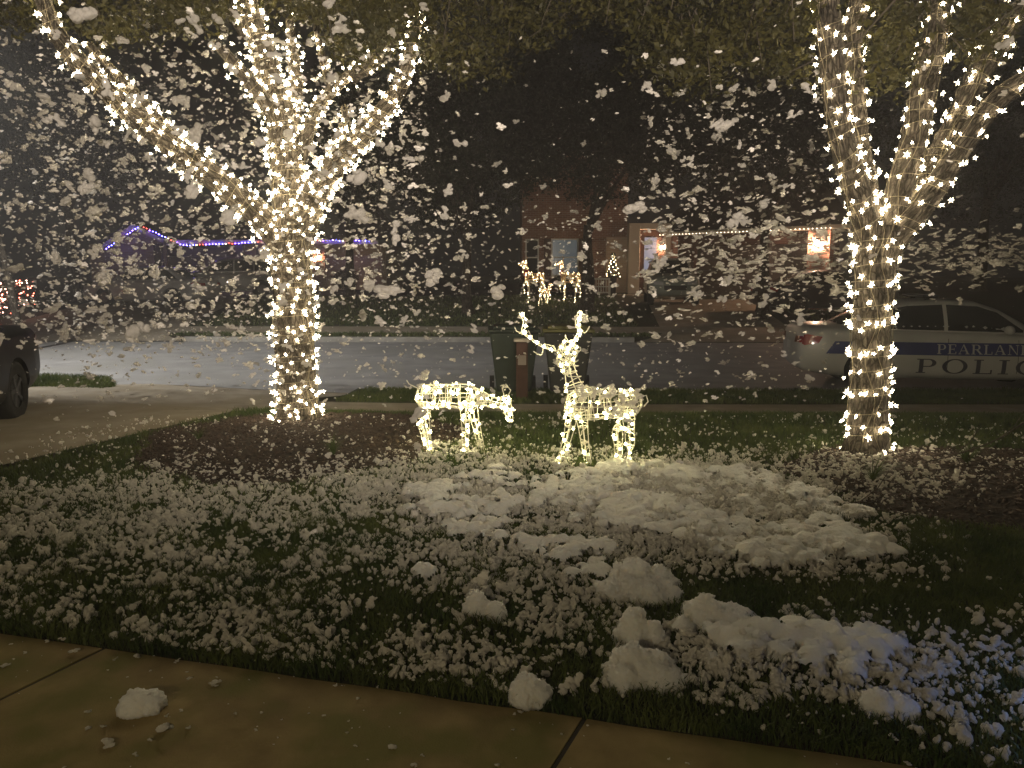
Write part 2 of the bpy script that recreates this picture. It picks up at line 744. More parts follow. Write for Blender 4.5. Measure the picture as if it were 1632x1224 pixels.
# front walk, slabs with open joints
EDGE = Vector((1, -0.26, 0)).normalized()
JD = Vector((-0.42, -0.91, 0)).normalized()
WZ = 0.352


def walk():
    joints = [-4.1, -1.8, 0.27, 2.3, 4.4]
    root = None
    for i in range(len(joints) - 1):
        a, b = joints[i] + 0.009, joints[i + 1] - 0.009
        bm = bmesh.new()
        nx, ny = 14, 12
        grid = []
        for r in range(ny):
            row = []
            for c in range(nx):
                x0 = a + (b - a) * c / (nx - 1)
                p = Vector((x0, walk_edge(x0), 0)) + JD * (r / (ny - 1) * 3.2)
                wob = 0.012 * noise.noise(Vector((x0 * 3.1, 0, 0))) if r == 0 else 0
                e = 0.008 if (c in (0, nx - 1) or r == 0) else 0.0
                row.append(bm.verts.new((p.x, p.y + wob, WZ + 0.012 - e)))
            grid.append(row)
        for r in range(ny - 1):
            for c in range(nx - 1):
                bm.faces.new((grid[r][c], grid[r][c + 1], grid[r + 1][c + 1], grid[r + 1][c]))
        ret = bmesh.ops.extrude_face_region(bm, geom=bm.faces[:])
        vs = [g for g in ret['geom'] if isinstance(g, bmesh.types.BMVert)]
        for v in vs:
            v.co.z = 0.25
        o = bm_obj('path', bm, M['walk'])
        tag(o, kind='structure')
        # joint filler
    bm = bmesh.new()
    for j in joints[1:-1]:
        p = Vector((j, walk_edge(j), 0))
        q = p + JD * 3.2
        n = Vector((-JD.y, JD.x, 0)) * 0.012
        vs = [bm.verts.new((k.x, k.y, 0.3515)) for k in (p - n, p + n, q + n, q - n)]
        bm.faces.new(vs)
    tag(bm_obj('path', bm, M['joint']), kind='structure')


walk()

# mulch beds -----------------------------------------------------------
BEDS = [(-2.05, 7.35, 1.55, 1.55), (3.9, 5.85, 1.75, 1.25)]


def in_bed(x, y, k=1.0):
    r = np.zeros(np.shape(x), bool)
    for i, (cx, cy_, rx, ry) in enumerate(BEDS):
        ang = np.arctan2((y - cy_) / ry, (x - cx) / rx)
        d = np.hypot((x - cx) / rx, (y - cy_) / ry) / (1 + 0.08 * np.sin(3 * ang + i) + 0.05 * np.sin(7 * ang))
        r |= d < k
    return r


def bed_h(x, y):
    z = 0.0
    for (cx, cy_, rx, ry) in BEDS:
        d = math.hypot((x - cx) / rx, (y - cy_) / ry)
        if d < 1:
            z = max(z, 0.10 * (1 - d * d))
    return z


def surf(x, y):
    return G(x, y) + bed_h(x, y)


surfv = np.vectorize(surf)


def beds():
    for i, (cx, cy_, rx, ry) in enumerate(BEDS):
        V, F = [], []
        nr, na = 22, 72
        for r in range(nr):
            for a in range(na):
                an = 2 * math.pi * a / na
                k = (r / (nr - 1)) * (1 + 0.08 * math.sin(3 * an + i) + 0.05 * math.sin(7 * an))
                x, y = cx + rx * k * math.cos(an), cy_ + ry * k * math.sin(an)
                z = surf(x, y) + 0.006 + 0.03 * (noise.noise(Vector((x * 9, y * 9, 3.3))) + 0.1) * (1 if r < nr - 2 else 0)
                V.append((x, y, z))
        for r in range(nr - 1):
            for a in range(na):
                a2 = (a + 1) % na
                F.append((r * na + a, r * na + a2, (r + 1) * na + a2, (r + 1) * na + a))
        o = np_mesh('mulch_bed', V, np.array(F), M['mulch'], smooth=True)
        tag(o, kind='structure')
    # loose chips
    n = 9000
    P = []
    while len(P) < n:
        b = BEDS[R.random() < 0.42]
        x, y = b[0] + R.uniform(-1.1, 1.1) * b[2], b[1] + R.uniform(-1.1, 1.1) * b[3]
        if bool(in_bed(np.array(x), np.array(y), 1.03)):
            P.append((x, y, surf(x, y) + 0.012 + R.random() * 0.02))
    P = np.array(P)
    base = np.array([(-1, -1, -1), (1, -1, -1), (1, 1, -1), (-1, 1, -1), (-1, -1, 1), (1, -1, 1), (1, 1, 1), (-1, 1, 1)], float) * 0.5
    bf = np.array([(0, 1, 2, 3), (4, 5, 6, 7), (0, 1, 5, 4), (1, 2, 6, 5), (2, 3, 7, 6), (3, 0, 4, 7)])
    S = np.stack([rng.uniform(0.02, 0.07, n), rng.uniform(0.008, 0.02, n), rng.uniform(0.004, 0.01, n)], 1)
    az = rng.uniform(0, 6.28, n)
    tl = rng.normal(0, 0.25, n)
    ca, sa, ct, st = np.cos(az), np.sin(az), np.cos(tl), np.sin(tl)
    B = base[None] * S[:, None]
    X = B[..., 0] * ct[:, None] - B[..., 2] * st[:, None]
    Z = B[..., 0] * st[:, None] + B[..., 2] * ct[:, None]
    Y = B[..., 1]
    V = np.stack([X * ca[:, None] - Y * sa[:, None], X * sa[:, None] + Y * ca[:, None], Z], -1) + P[:, None]
    F = bf[None] + (np.arange(n) * 8)[:, None, None]
    o = np_mesh('mulch_chips', V.reshape(-1, 3), F.reshape(-1, 4), M['chips'])
    tag(o, 'dark wood chip mulch spread under both wrapped trees', 'mulch', kind='stuff')


beds()


def on_lawn(x, y):
    nc = np.vectorize(near_curb)(x)
    ll = np.vectorize(lawn_left)(y)
    a = (y > walk_edge(x) + 0.01) & (x > ll + 0.03) & (~in_bed(x, y, 0.97))
    side = (y > nc - 2.7) & (y < nc - 1.66)
    return a & ~side & (y < nc - 0.18) & ~((y > nc - 1.75) & (x < ll + 0.35))


def grass():
    def blades(N, xr, yr, hmin, hmax, wd, cond):
        x = rng.uniform(*xr, N)
        y = rng.uniform(*yr, N)
        k = cond(x, y)
        x, y = x[k], y[k]
        n = len(x)
        z = Gv(x, y)
        h = rng.uniform(hmin, hmax, n) * (0.65 + 0.6 * vnoise(x, y, 3.5, 2))
        az = rng.uniform(0, 6.283, n)
        w = wd * rng.uniform(0.7, 1.3, n)
        ln = rng.uniform(0.1, 0.9, n) * h
        la = rng.uniform(0, 6.283, n)
        bxx, byy = np.cos(az) * w / 2, np.sin(az) * w / 2
        tx, ty = x + np.cos(la) * ln, y + np.sin(la) * ln
        mx_, my_ = x + np.cos(la) * ln * 0.35, y + np.sin(la) * ln * 0.35
        V = np.stack([
            np.stack([x - bxx, y - byy, z], 1), np.stack([x + bxx, y + byy, z], 1),
            np.stack([mx_ + bxx * .9, my_ + byy * .9, z + h * .62], 1), np.stack([mx_ - bxx * .9, my_ - byy * .9, z + h * .62], 1),
            np.stack([tx, ty, z + h * 0.95], 1)], 1)
        i = np.arange(n)[:, None] * 5
        return V.reshape(-1, 3), i + np.array([[0, 1, 2, 3]]), i + np.array([[3, 2, 4]])
    parts = [blades(230000, (-3.6, 4.6), (1.9, 5.2), 0.035, 0.075, 0.006, on_lawn),
             blades(170000, (-5.6, 8.0), (5.0, 12.3), 0.04, 0.085, 0.009, on_lawn)]
    # ragged overhang at the walk's edge
    n = 9000
    xe = rng.uniform(-3.6, 3.5, n)
    parts.append(blades(60000, (-3.6, 3.6), (1.7, 3.8), 0.05, 0.095, 0.006,
                        lambda x, y: (y > walk_edge(x) + 0.002) & (y < walk_edge(x) + 0.09)))
    off = 0
    Vs, Q, T = [], [], []
    for V, q, t in parts:
        Vs.append(V)
        Q.append(q + off)
        T.append(t + off)
        off += len(V)
    o = np_mesh('lawn_grass', np.concatenate(Vs), [np.concatenate(Q), np.concatenate(T)], M['grass'])
    tag(o, 'short green lawn grass showing between the white foam clumps', 'grass', kind='stuff')

    def farl(x, y):
        f = np.vectorize(far_curb)(x)
        t = y - f
        d = (x > -17) & (x < -10) | (x > 4) & (x < 9.6)
        return ((t > 0.2) & (t < 1.08) | (t > 2.25)) & ~d

    def isl(x, y):
        nc = np.vectorize(near_curb)(x)
        return (y > nc - 1.62) & (y < nc - 0.18) & (x < -6.75 + 0.35 * np.sin(y * 2.2))
    A = blades(60000, (-22, 16), (22, 31), 0.05, 0.11, 0.03, farl)
    B = blades(26000, (-12, -6.2), (11.5, 14.2), 0.05, 0.12, 0.011, isl)
    V = np.concatenate([A[0], B[0]])
    o = np_mesh('verge_grass', V, [np.concatenate([A[1], B[1] + len(A[0])]), np.concatenate([A[2], B[2] + len(A[0])])], M['grass'])
    tag(o, 'grass of the verge island and of the lawns over the street', 'grass', kind='stuff')


grass()


# ------------------------------------------------------------------ foam prototypes
def _ico():
    bm = bmesh.new()
    bmesh.ops.create_icosphere(bm, subdivisions=2, radius=1.0)
    V = np.array([v.co[:] for v in bm.verts])
    F = np.array([[v.index for v in f.verts] for f in bm.faces])
    bm.free()
    return V, F


ICO = _ico()


def blob_mesh(spheres, voxel, disp, dscale, dec, name, smooth_it=3):
    V = np.concatenate([ICO[0] * (np.array(st) * r) + np.array(p) for (p, r, st) in spheres])
    F = np.concatenate([ICO[1] + i * len(ICO[0]) for i in range(len(spheres))])
    o = np_mesh('tmp', V, F, None)
    rm = o.modifiers.new("r", 'REMESH')
    rm.mode = 'VOXEL'
    rm.voxel_size = voxel
    rm.use_smooth_shade = True
    if smooth_it:
        sm = o.modifiers.new("s", 'SMOOTH')
        sm.iterations = smooth_it
        sm.factor = 0.5
    if disp:
        tx = bpy.data.textures.new("clouds", 'CLOUDS')
        tx.noise_scale = dscale
        tx.noise_depth = 3
        dm = o.modifiers.new("d", 'DISPLACE')
        dm.texture = tx
        dm.strength = disp
        dm.mid_level = 0.5
    if dec < 1:
        d = o.modifiers.new("dec", 'DECIMATE')
        d.ratio = dec
    me = bake(o, name)
    me.materials.clear()
    for p in me.polygons:
        p.use_smooth = True
    return me


def flake_spheres(r, n, flat=0.55, spread=1.0):
    P = [(Vector((0, 0, 0)), 0.34)]
    S = []
    for i in range(n):
        b = P[-1] if r.random() < .6 else r.choice(P)
        d = Vector((r.gauss(0, 1), r.gauss(0, 1), r.gauss(0, 1) * 0.75)).normalized()
        rr = r.uniform(0.08, 0.26)
        P.append((b[0] + d * (b[1] * 0.7 + rr * 0.75) * spread, rr))
    mx = max((p.length + q) for p, q in P)
    for p, q in P:
        S.append((p / mx, q / mx, (r.uniform(0.8, 1.3), r.uniform(0.8, 1.3), r.uniform(0.6, 1.0))))
    return S


FLAKES = [blob_mesh(flake_spheres(R, R.randint(8, 20)), 0.04, 0.15, 0.12, 0.4, 'foam_flake', 1) for i in range(22)]
SMALLF = [blob_mesh(flake_spheres(R, R.randint(2, 6)), 0.1, 0.15, 0.4, 0.35, 'foam_bit', 1) for i in range(14)]
for me in FLAKES:
    me.materials.append(M['foam'])
PROT_BIG = [arrays(m) for m in FLAKES]
PROT_SM = [arrays(m) for m in SMALLF]


def place_many(protos, P, S, rot, idx, stretch=None):
    Vs, Fs, off = [], [], 0
    for k in range(len(protos)):
        sel = np.where(idx == k)[0]
        if not len(sel):
            continue
        V, T = protos[k]
        q = V[None] * S[sel][:, None, None]
        if stretch is not None:
            q = q * stretch[sel][:, None, :]
        q = np.einsum('nij,nvj->nvi', rot[sel], q)
        if isinstance(P, np.ndarray):
            q = q + P[sel][:, None]
        Vs.append(q.reshape(-1, 3))
        Fs.append((T[None] + (np.arange(len(sel)) * len(V))[:, None, None] + off).reshape(-1, 3))
        off += len(sel) * len(V)
    return np.concatenate(Vs), np.concatenate(Fs)


# ------------------------------------------------------------------ foam on the lawn
def foam_density(x, y):
    def g(cx, cy_, rx, ry, a=1.0, p=1.0, rot=0):
        c, s = math.cos(rot), math.sin(rot)
        X = ((x - cx) * c + (y - cy_) * s) / rx
        Y = (-(x - cx) * s + (y - cy_) * c) / ry
        return a * np.exp(-(X * X + Y * Y) ** p)
    d = g(1.25, 5.3, 1.35, 1.45, 1.0, 1.8)
    d = np.maximum(d, g(1.55, 4.45, 0.85, 0.62, 1.0, 2))
    d = np.maximum(d, g(-0.1, 5.2, 1.9, 1.7, 0.72, 1.4))
    d = np.maximum(d, g(-1.5, 4.7, 2.9, 1.7, 0.5, 1.6))
    d = np.maximum(d, g(1.15, 3.05, 0.8, 0.46, 0.85, 1.8, -0.1))
    d = np.maximum(d, g(1.75, 3.0, 0.95, 0.65, 0.42, 1.5, -0.15))
    d = np.maximum(d, g(-0.3, 3.5, 2.4, 0.9, 0.46, 1.5))
    d = np.maximum(d, g(0.1, 4.2, 1.1, 0.8, 0.68, 1.5))
    d = np.maximum(d, g(2.6, 6.1, 1.4, 0.9, 0.45, 1.5))
    d = np.maximum(d, 0.04)
    gap = g(1.7, 3.72, 0.95, 0.17, 1.0, 2, -0.05)
    d = d * (1 - gap * 0.96)
    gap2 = g(3.4, 4.2, 1.0, 0.75, 1.0, 2)
    d = d * (1 - gap2 * 0.9)
    return d * (y > walk_edge(x) + 0.05)


def foam_floor():
    n = 330000
    x = rng.uniform(-4.6, 5.2, n)
    y = rng.uniform(2.0, 8.6, n)
    d = foam_density(x, y)
    nz = vnoise(x, y, 2.3, 1) * 0.6 + vnoise(x, y, 6.5, 4) * 0.4
    keep = rng.random(n) < d * np.clip(0.15 + 1.9 * (nz - 0.22), 0.08, 1.3) * 0.62
    x, y, d = x[keep], y[keep], d[keep]
    n = len(x)
    s = rng.gamma(2.6, 0.0058, n) * (0.85 + 0.55 * d)
    s = np.clip(s, 0.006, 0.055)
    z = surfv(x, y) + 0.035 + s * 0.25 + np.where(in_bed(x, y), -0.02, 0) + np.clip(d - 0.65, 0, 1) * rng.uniform(0, 0.15, n)
    P = np.stack([x, y, z], 1)
    big = s > 0.03
    St = np.ones((n, 3)) * rng.uniform(0.8, 1.25, (n, 3))
    St[:, 2] *= 0.8
    idxb = rng.integers(0, len(PROT_BIG), n)
    idxs = rng.integers(0, len(PROT_SM), n)
    rot = rand_rot(n)
    V1, F1 = place_many(PROT_BIG, P[big], s[big] * 1.25, rot[big], idxb[big], St[big])
    V2, F2 = place_many(PROT_SM, P[~big], s[~big] * 1.1, rot[~big], idxs[~big], St[~big])
    print("foam clumps", n, "tris", len(F1) + len(F2))
    o = np_mesh('settled_foam', np.concatenate([V1, V2]), np.concatenate([F1, F2 + len(V1)]), M['foam_ground'], smooth=True)
    tag(o, 'white foam clumps lying scattered all over the lawn', 'foam', kind='stuff')

    # scraps on the front walk
    m = 260
    t = rng.uniform(-2.6, 2.0, m)
    q = rng.uniform(0.02, 1.0, m) ** 1.3
    x2, y2 = t - 0.42 * q * .9, 2.72 - .26 * t - .91 * q * .9
    s2 = np.clip(rng.gamma(1.3, .010, m), .004, .05)
    P2 = np.stack([x2, y2, np.full(m, .366) + s2 * .2], 1)
    St2 = np.ones((m, 3)) * np.array([1, 1, .45])
    V3, F3 = place_many(PROT_BIG, P2, s2, np.repeat(np.eye(3)[None], m, 0), rng.integers(0, len(PROT_BIG), m), St2)
    o = np_mesh('foam_scraps', V3, F3, M['foam_ground'], smooth=True)
    tag(o, 'small melting foam scraps scattered on the concrete front path', 'foam', kind='stuff')

    # thick continuous blanket: bumps merged into a height sheet
    stp = 0.012
    gx = np.arange(-0.9, 2.9, stp)
    gy = np.arange(2.4, 6.9, stp)
    X, Y = np.meshgrid(gx, gy)
    D = foam_density(X, Y)
    e = vnoise(X, Y, 2.6, 8) * 0.45 + vnoise(X, Y, 7, 9) * 0.3 + vnoise(X, Y, 17, 3) * 0.25
    body = np.clip((D - 0.80) * 2.8 + (e - 0.5) * 3.0, 0, 1)
    Z = np.zeros_like(X)
    soft = 0.02 + 0.05 * body ** .5 * (0.5 + vnoise(X, Y, 3.5, 6))
    for (cnt, ra, rb, lift) in ((5200, .025, .07, .9), (14000, .012, .03, 1.0)):
        cx = rng.uniform(gx[0] + .1, gx[-1] - .1, cnt)
        cyy = rng.uniform(gy[0] + .1, gy[-1] - .1, cnt)
        cr = rng.uniform(ra, rb, cnt)
        top = Z.copy()
        for k in range(cnt):
            i0, j0 = int((cyy[k] - gy[0]) / stp), int((cx[k] - gx[0]) / stp)
            if body[i0, j0] < .04:
                continue
            w_ = int(cr[k] / stp) + 1
            i1, i2, j1, j2 = max(0, i0 - w_), i0 + w_ + 1, max(0, j0 - w_), j0 + w_ + 1
            sx, sy = X[i1:i2, j1:j2] - cx[k], Y[i1:i2, j1:j2] - cyy[k]
            q = cr[k] ** 2 - sx * sx - sy * sy
            hb = top[i0, j0] + soft[i0, j0] * (1 if ra > .02 else 0)
            hh = np.where(q > 0, hb * 0.9 + np.sqrt(np.maximum(q, 0)) * lift * .8, 0)
            Z[i1:i2, j1:j2] = np.maximum(Z[i1:i2, j1:j2], hh)
    body = np.where(Z > 0.004, 1, 0)
    Z = Z + 0.012
    base = Gv(X, Y)
    keep = body > 0.02
    idx = -np.ones(X.shape, int)
    fm = keep[:-1, :-1] & keep[1:, :-1] & keep[:-1, 1:] & keep[1:, 1:]
    ii, jj = np.where(fm)
    used = np.zeros(X.shape, bool)
    for a, b in ((0, 0), (1, 0), (0, 1), (1, 1)):
        used[ii + a, jj + b] = True
    idx[used] = np.arange(used.sum())
    V = np.stack([X[used], Y[used], (base + Z)[used]], 1)
    F = np.stack([idx[ii, jj], idx[ii, jj + 1], idx[ii + 1, jj + 1], idx[ii + 1, jj]], 1)
    o = np_mesh('foam_blanket', V, F, M['foam_thick'], smooth=True)
    tag(o, 'thick white foam blanket on the lawn right of the standing reindeer', 'foam', kind='stuff')


foam_floor()


def big_clumps():
    spec = [  # u, v(base), half width m, height m, label
        (1045, 962, 0.30, 0.20, 'largest white foam mound with two humps at the front edge of the foam blanket'),
        (1030, 1040, 0.15, 0.19, 'pointed white foam mound below the two humped mound'),
        (1165, 1015, 0.26, 0.15, 'broad lumpy foam mound right of the pointed one, beyond the bare grass strip'),
        (1045, 1100, 0.24, 0.15, 'long foam mound nearest the path joint on the right'),
        (850, 1128, 0.085, 0.11, 'small foam tuft alone at the grass edge by the path joint'),
        (770, 992, 0.10, 0.14, 'tall single foam lump on the lawn, left of the large mounds'),
        (225, 1145, 0.10, 0.05, 'foam lump lying on the concrete front path'),
        (1335, 825, 0.26, 0.08, 'flat smooth foam slab on the right tree bed'),
        (1230, 1060, 0.15, 0.11, 'rounded foam mound in the right part of the near foam patch'),
        (1415, 1150, 0.09, 0.09, 'small foam lump in the dark grass at the lower right'),
        (1010, 700 + 250, 0.11, 0.13, 'foam hump leaning on the left end of the largest mound'),
    ]
    for (u, v, w, h, lab) in spec:
        # find ground distance
        yy = 3.0
        for _ in range(20):
            p = Wp(u, v, yy)
            zt = surf(p.x, p.y)
            yy = yy * (CAMZ - zt) / max(0.05, (CAMZ - p.z))
        p = Wp(u, v, yy)
        r = random.Random(int(u * 7 + v))
        S = []
        n = int(70 + w * 950)
        lobes = []
        h *= .85
        for q in range(2 + int(w * 18)):
            a = r.uniform(0, 6.283)
            k = math.sqrt(r.random()) * .75
            lobes.append((math.cos(a) * k * w, math.sin(a) * k * w * .6, r.uniform(.45, .75) * max(w * .62, h * .5), h * r.uniform(.4, .75) * (1 - .4 * k)))
        lobes[0] = (-w * .35, 0, w * .46, h * .9)
        for i in range(n):
            lx, ly, lr, lh = r.choice(lobes)
            a = r.uniform(0, 6.283)
            k = r.random() ** .6
            x, y = lx + math.cos(a) * k * lr, ly + math.sin(a) * k * lr * .85
            hh = lh * (1 - k ** 2.4) * r.uniform(.75, 1.08)
            rr = r.uniform(0.008, 0.026) * (1.0 + .5 * (1 - k))
            S.append((Vector((x, y, hh)), rr, (r.uniform(.8, 1.3), r.uniform(.8, 1.3), r.uniform(.75, 1.1))))
            S.append((Vector((x * .95, y * .95, hh * 0.55)), rr * 1.5, (1, 1, 1)))
        for (lx, ly, lr, lh) in lobes:
            for q in range(7):
                S.append((Vector((lx, ly, lh * q / 8)), lr * .72 * math.sqrt(max(0.0, 1 - (q / 7.2) ** 2)), (1, .9, .4)))
        me = blob_mesh(S, 0.007, 0.03, 0.014, 1.0, 'foam_mound', 1)
        me.materials.append(M['foam_thick'])
        o = mesh_obj('foam_mound', me)
        o.location = (p.x, p.y + w * 0.35, surf(p.x, p.y) + 0.02)
        tag(o, lab, 'foam clump', 'large foam mounds')


big_clumps()


# ------------------------------------------------------------------ drifting flakes
def flakes():
    n = 58000
    # box in front of the camera, denser left and in the machine's stream
    y = rng.uniform(2.0, 13.5, n)
    x = rng.uniform(-9.5, 6.5, n)
    z = rng.uniform(0.4, 5.2, n)
    P = np.stack([x, y, z], 1)
    u, v, dep = proj(P)
    inside = (u > -60) & (u < 1700) & (v > -40) & (v < 1240)
    w = np.zeros(n)
    # left and centre cloud
    w = np.where((u < 700), .85, w)
    w = np.where((u >= 700) & (u < 1050), 0.38, w)
    w = np.where((u >= 1050) & (u < 1330), 0.5, w)
    w = np.where(u >= 1330, 0.05, w)
    w = w * np.where((u > 680) & (u < 1020) & (v < 330), 0.16, 1)
    w = w * np.where((u > 1000) & (v < 90), 0.2, 1)
    w = w * np.where((v > 480) & (u > 400), 0.50, 1)
    w = w * np.where((v > 640), 0.34, 1)
    w = w * np.where((v > 560) & (u < 400), 0.30, 1)
    w = w * np.where(v < 60, 0.6, 1)
    w = w * np.where((u > 1440) & (v > 520) & (v < 625), 0.0, 1)
    w = w * np.where(u < 60, 0.6, 1)
    keep = inside & (rng.random(n) < w * 0.95 * (dep / 7.0) ** 0)
    P = P[keep]
    s = np.clip(rng.gamma(1.25, 0.0145, len(P)), 0.005, 0.085)
    s = np.where((rng.random(len(P)) < .05) & (P[:, 1] > 3.6), rng.uniform(.045, .10, len(P)), s)
    y0 = P[:, 1]
    ok = ~((y0 < 3.4) & (s > 0.035)) & ~((y0 < 2.8) & (s > 0.02))
    P, s = P[ok], s[ok]
    st = np.stack([rng.uniform(1.0, 1.45, len(P)), rng.uniform(0.8, 1.0, len(P)), rng.uniform(0.7, 1.05, len(P))], 1)
    # machine stream from the right
    k = 1000
    t = rng.beta(1.2, 1.3, k)
    ys = rng.uniform(7.6, 9.5, k)
    uu = 1650 - t * 620
    vv = 405 + rng.normal(0, 1, k) * (16 + 46 * t) + 12 * t
    Q = np.array([Wp(a, b, c)[:] for a, b, c in zip(uu, vv, ys)])
    sq = np.clip(rng.gamma(2.0, 0.016, k), 0.008, 0.075)
    stq = np.stack([rng.uniform(1.2, 2.2, k), rng.uniform(0.8, 1.2, k), rng.uniform(0.5, 0.9, k)], 1)
    P = np.concatenate([P, Q])
    s = np.concatenate([s, sq])
    st = np.concatenate([st, stq])
    # keep clear of the lens
    u, v, dep = proj(P)
    app = s / dep
    order = np.argsort(-app * ((u > 0) & (u < 1632) & (v > 0)))
    ind = set(order[:300].tolist())
    N = len(P)
    print("flakes", N)
    rot = rand_rot(N)
    # stretched ones stay mostly level
    ang = rng.normal(0.08, 0.25, N)
    for i in range(N):
        c, sn = math.cos(ang[i]), math.sin(ang[i])
        rot[i] = np.array([[c, 0, -sn], [0, 1, 0], [sn, 0, c]])
    idx = rng.integers(0, len(FLAKES), N)
    idxs = rng.integers(0, len(PROT_SM), N)
    # own random orientation first
    pre = rand_rot(len(FLAKES) * 4)
    protos = []
    for j in range(len(FLAKES)):
        protos.append((PROT_BIG[j][0], PROT_BIG[j][1]))
    first = {}
    for i in order[:300]:
        i = int(i)
        o = bpy.data.objects.new('foam_flake', FLAKES[idx[i]])
        COL.objects.link(o)
        m = Matrix([list(map(float, r)) + [0] for r in rot[i]] + [[0, 0, 0, 1]])
        e = Matrix.Rotation(R.uniform(0, 6.28), 4, 'Y')
        m = m @ Matrix.Diagonal((st[i][0] * s[i], st[i][1] * s[i], st[i][2] * s[i], 1)) @ e
        m = Matrix.Translation(Vector(map(float, P[i]))) @ m
        o.matrix_world = m
        tag(o, 'ragged white foam flake drifting in the air before the dark trees', 'foam flake', 'foam flakes drifting in the air')
    rest = np.array([i for i in range(N) if i not in ind])
    r2 = rng.uniform(0, 6.283, N)
    rr = np.einsum('nij,njk->nik', rot, rand_rot(N) * 1.0) if False else rot
    big = s[rest] / proj(P[rest])[2] > 0.0035
    A, B = rest[big], rest[~big]
    V1, F1 = place_many(PROT_BIG, P[A], s[A], rr[A], idx[A], st[A])
    V2, F2 = place_many(PROT_SM, P[B], s[B], rr[B], idxs[B], st[B])
    o = np_mesh('foam_flurry', np.concatenate([V1, V2]), np.concatenate([F1, F2 + len(V1)]), M['foam'], smooth=True)
    tag(o, 'flurry of tiny foam bits hanging in the air', 'foam', kind='stuff')


flakes()


# ------------------------------------------------------------------ bulbs
def glare_star_mesh(name, r, spike, mat, seed=0):
    """glowing core with five drawn out tips, lens glare built into the shape; attribute glow = 1 at the core, 0 at the tips"""
    rr = random.Random(seed)
    V = [(0, 0, r), (0, 0, -r)]
    gl = [1, 1]
    ph = rr.uniform(0, 6.28)
    n = rr.choice((5, 5, 6))
    for k in range(n):
        a = ph + 2 * math.pi * k / n
        V.append((math.cos(a) * r * .85, math.sin(a) * r * .85, 0))
        gl.append(.8)
        a += math.pi / n + rr.uniform(-.15, .15)
        q = spike * rr.uniform(.55, 1.2)  # tips imitate star glare, shaped into the bulb itself
        V.append((math.cos(a) * q, math.sin(a) * q, rr.uniform(-.3, .3) * q))
        gl.append(0)
    F = []
    m = 2 * n
    for k in range(m):
        i, j = 2 + k, 2 + (k + 1) % m
        F.append((0, i, j))
        F.append((1, j, i))
    me = bpy.data.meshes.new(name)
    me.from_pydata(V, [], F)
    at = me.attributes.new('glow', 'FLOAT', 'POINT')
    at.data.foreach_set('value', gl)
    me.materials.append(mat)
    return me


STARS = [glare_star_mesh('bulb', 0.0085, 0.036, M['bulb'], k) for k in range(7)]
DSTARS = [glare_star_mesh('bulb', 0.0085, 0.027, M['deerbulb'], 9 + k) for k in range(5)]
STAR_A = [arrays(m) for m in STARS]
STAR_G = []
for m_ in STARS:
    q_ = np.empty(len(m_.vertices), np.float32)
    m_.attributes['glow'].data.foreach_get('value', q_)
    STAR_G.append(q_)


def facing(rr):
    """matrix that turns the star's plane roughly towards the street side or the walk side"""
    return Matrix.Rotation(rr.uniform(-0.5, 0.5), 4, 'Z') @ Matrix.Rotation(math.pi / 2 + rr.uniform(-.5, .5), 4, 'X') @ Matrix.Rotation(rr.uniform(0, 6.28), 4, 'Z')


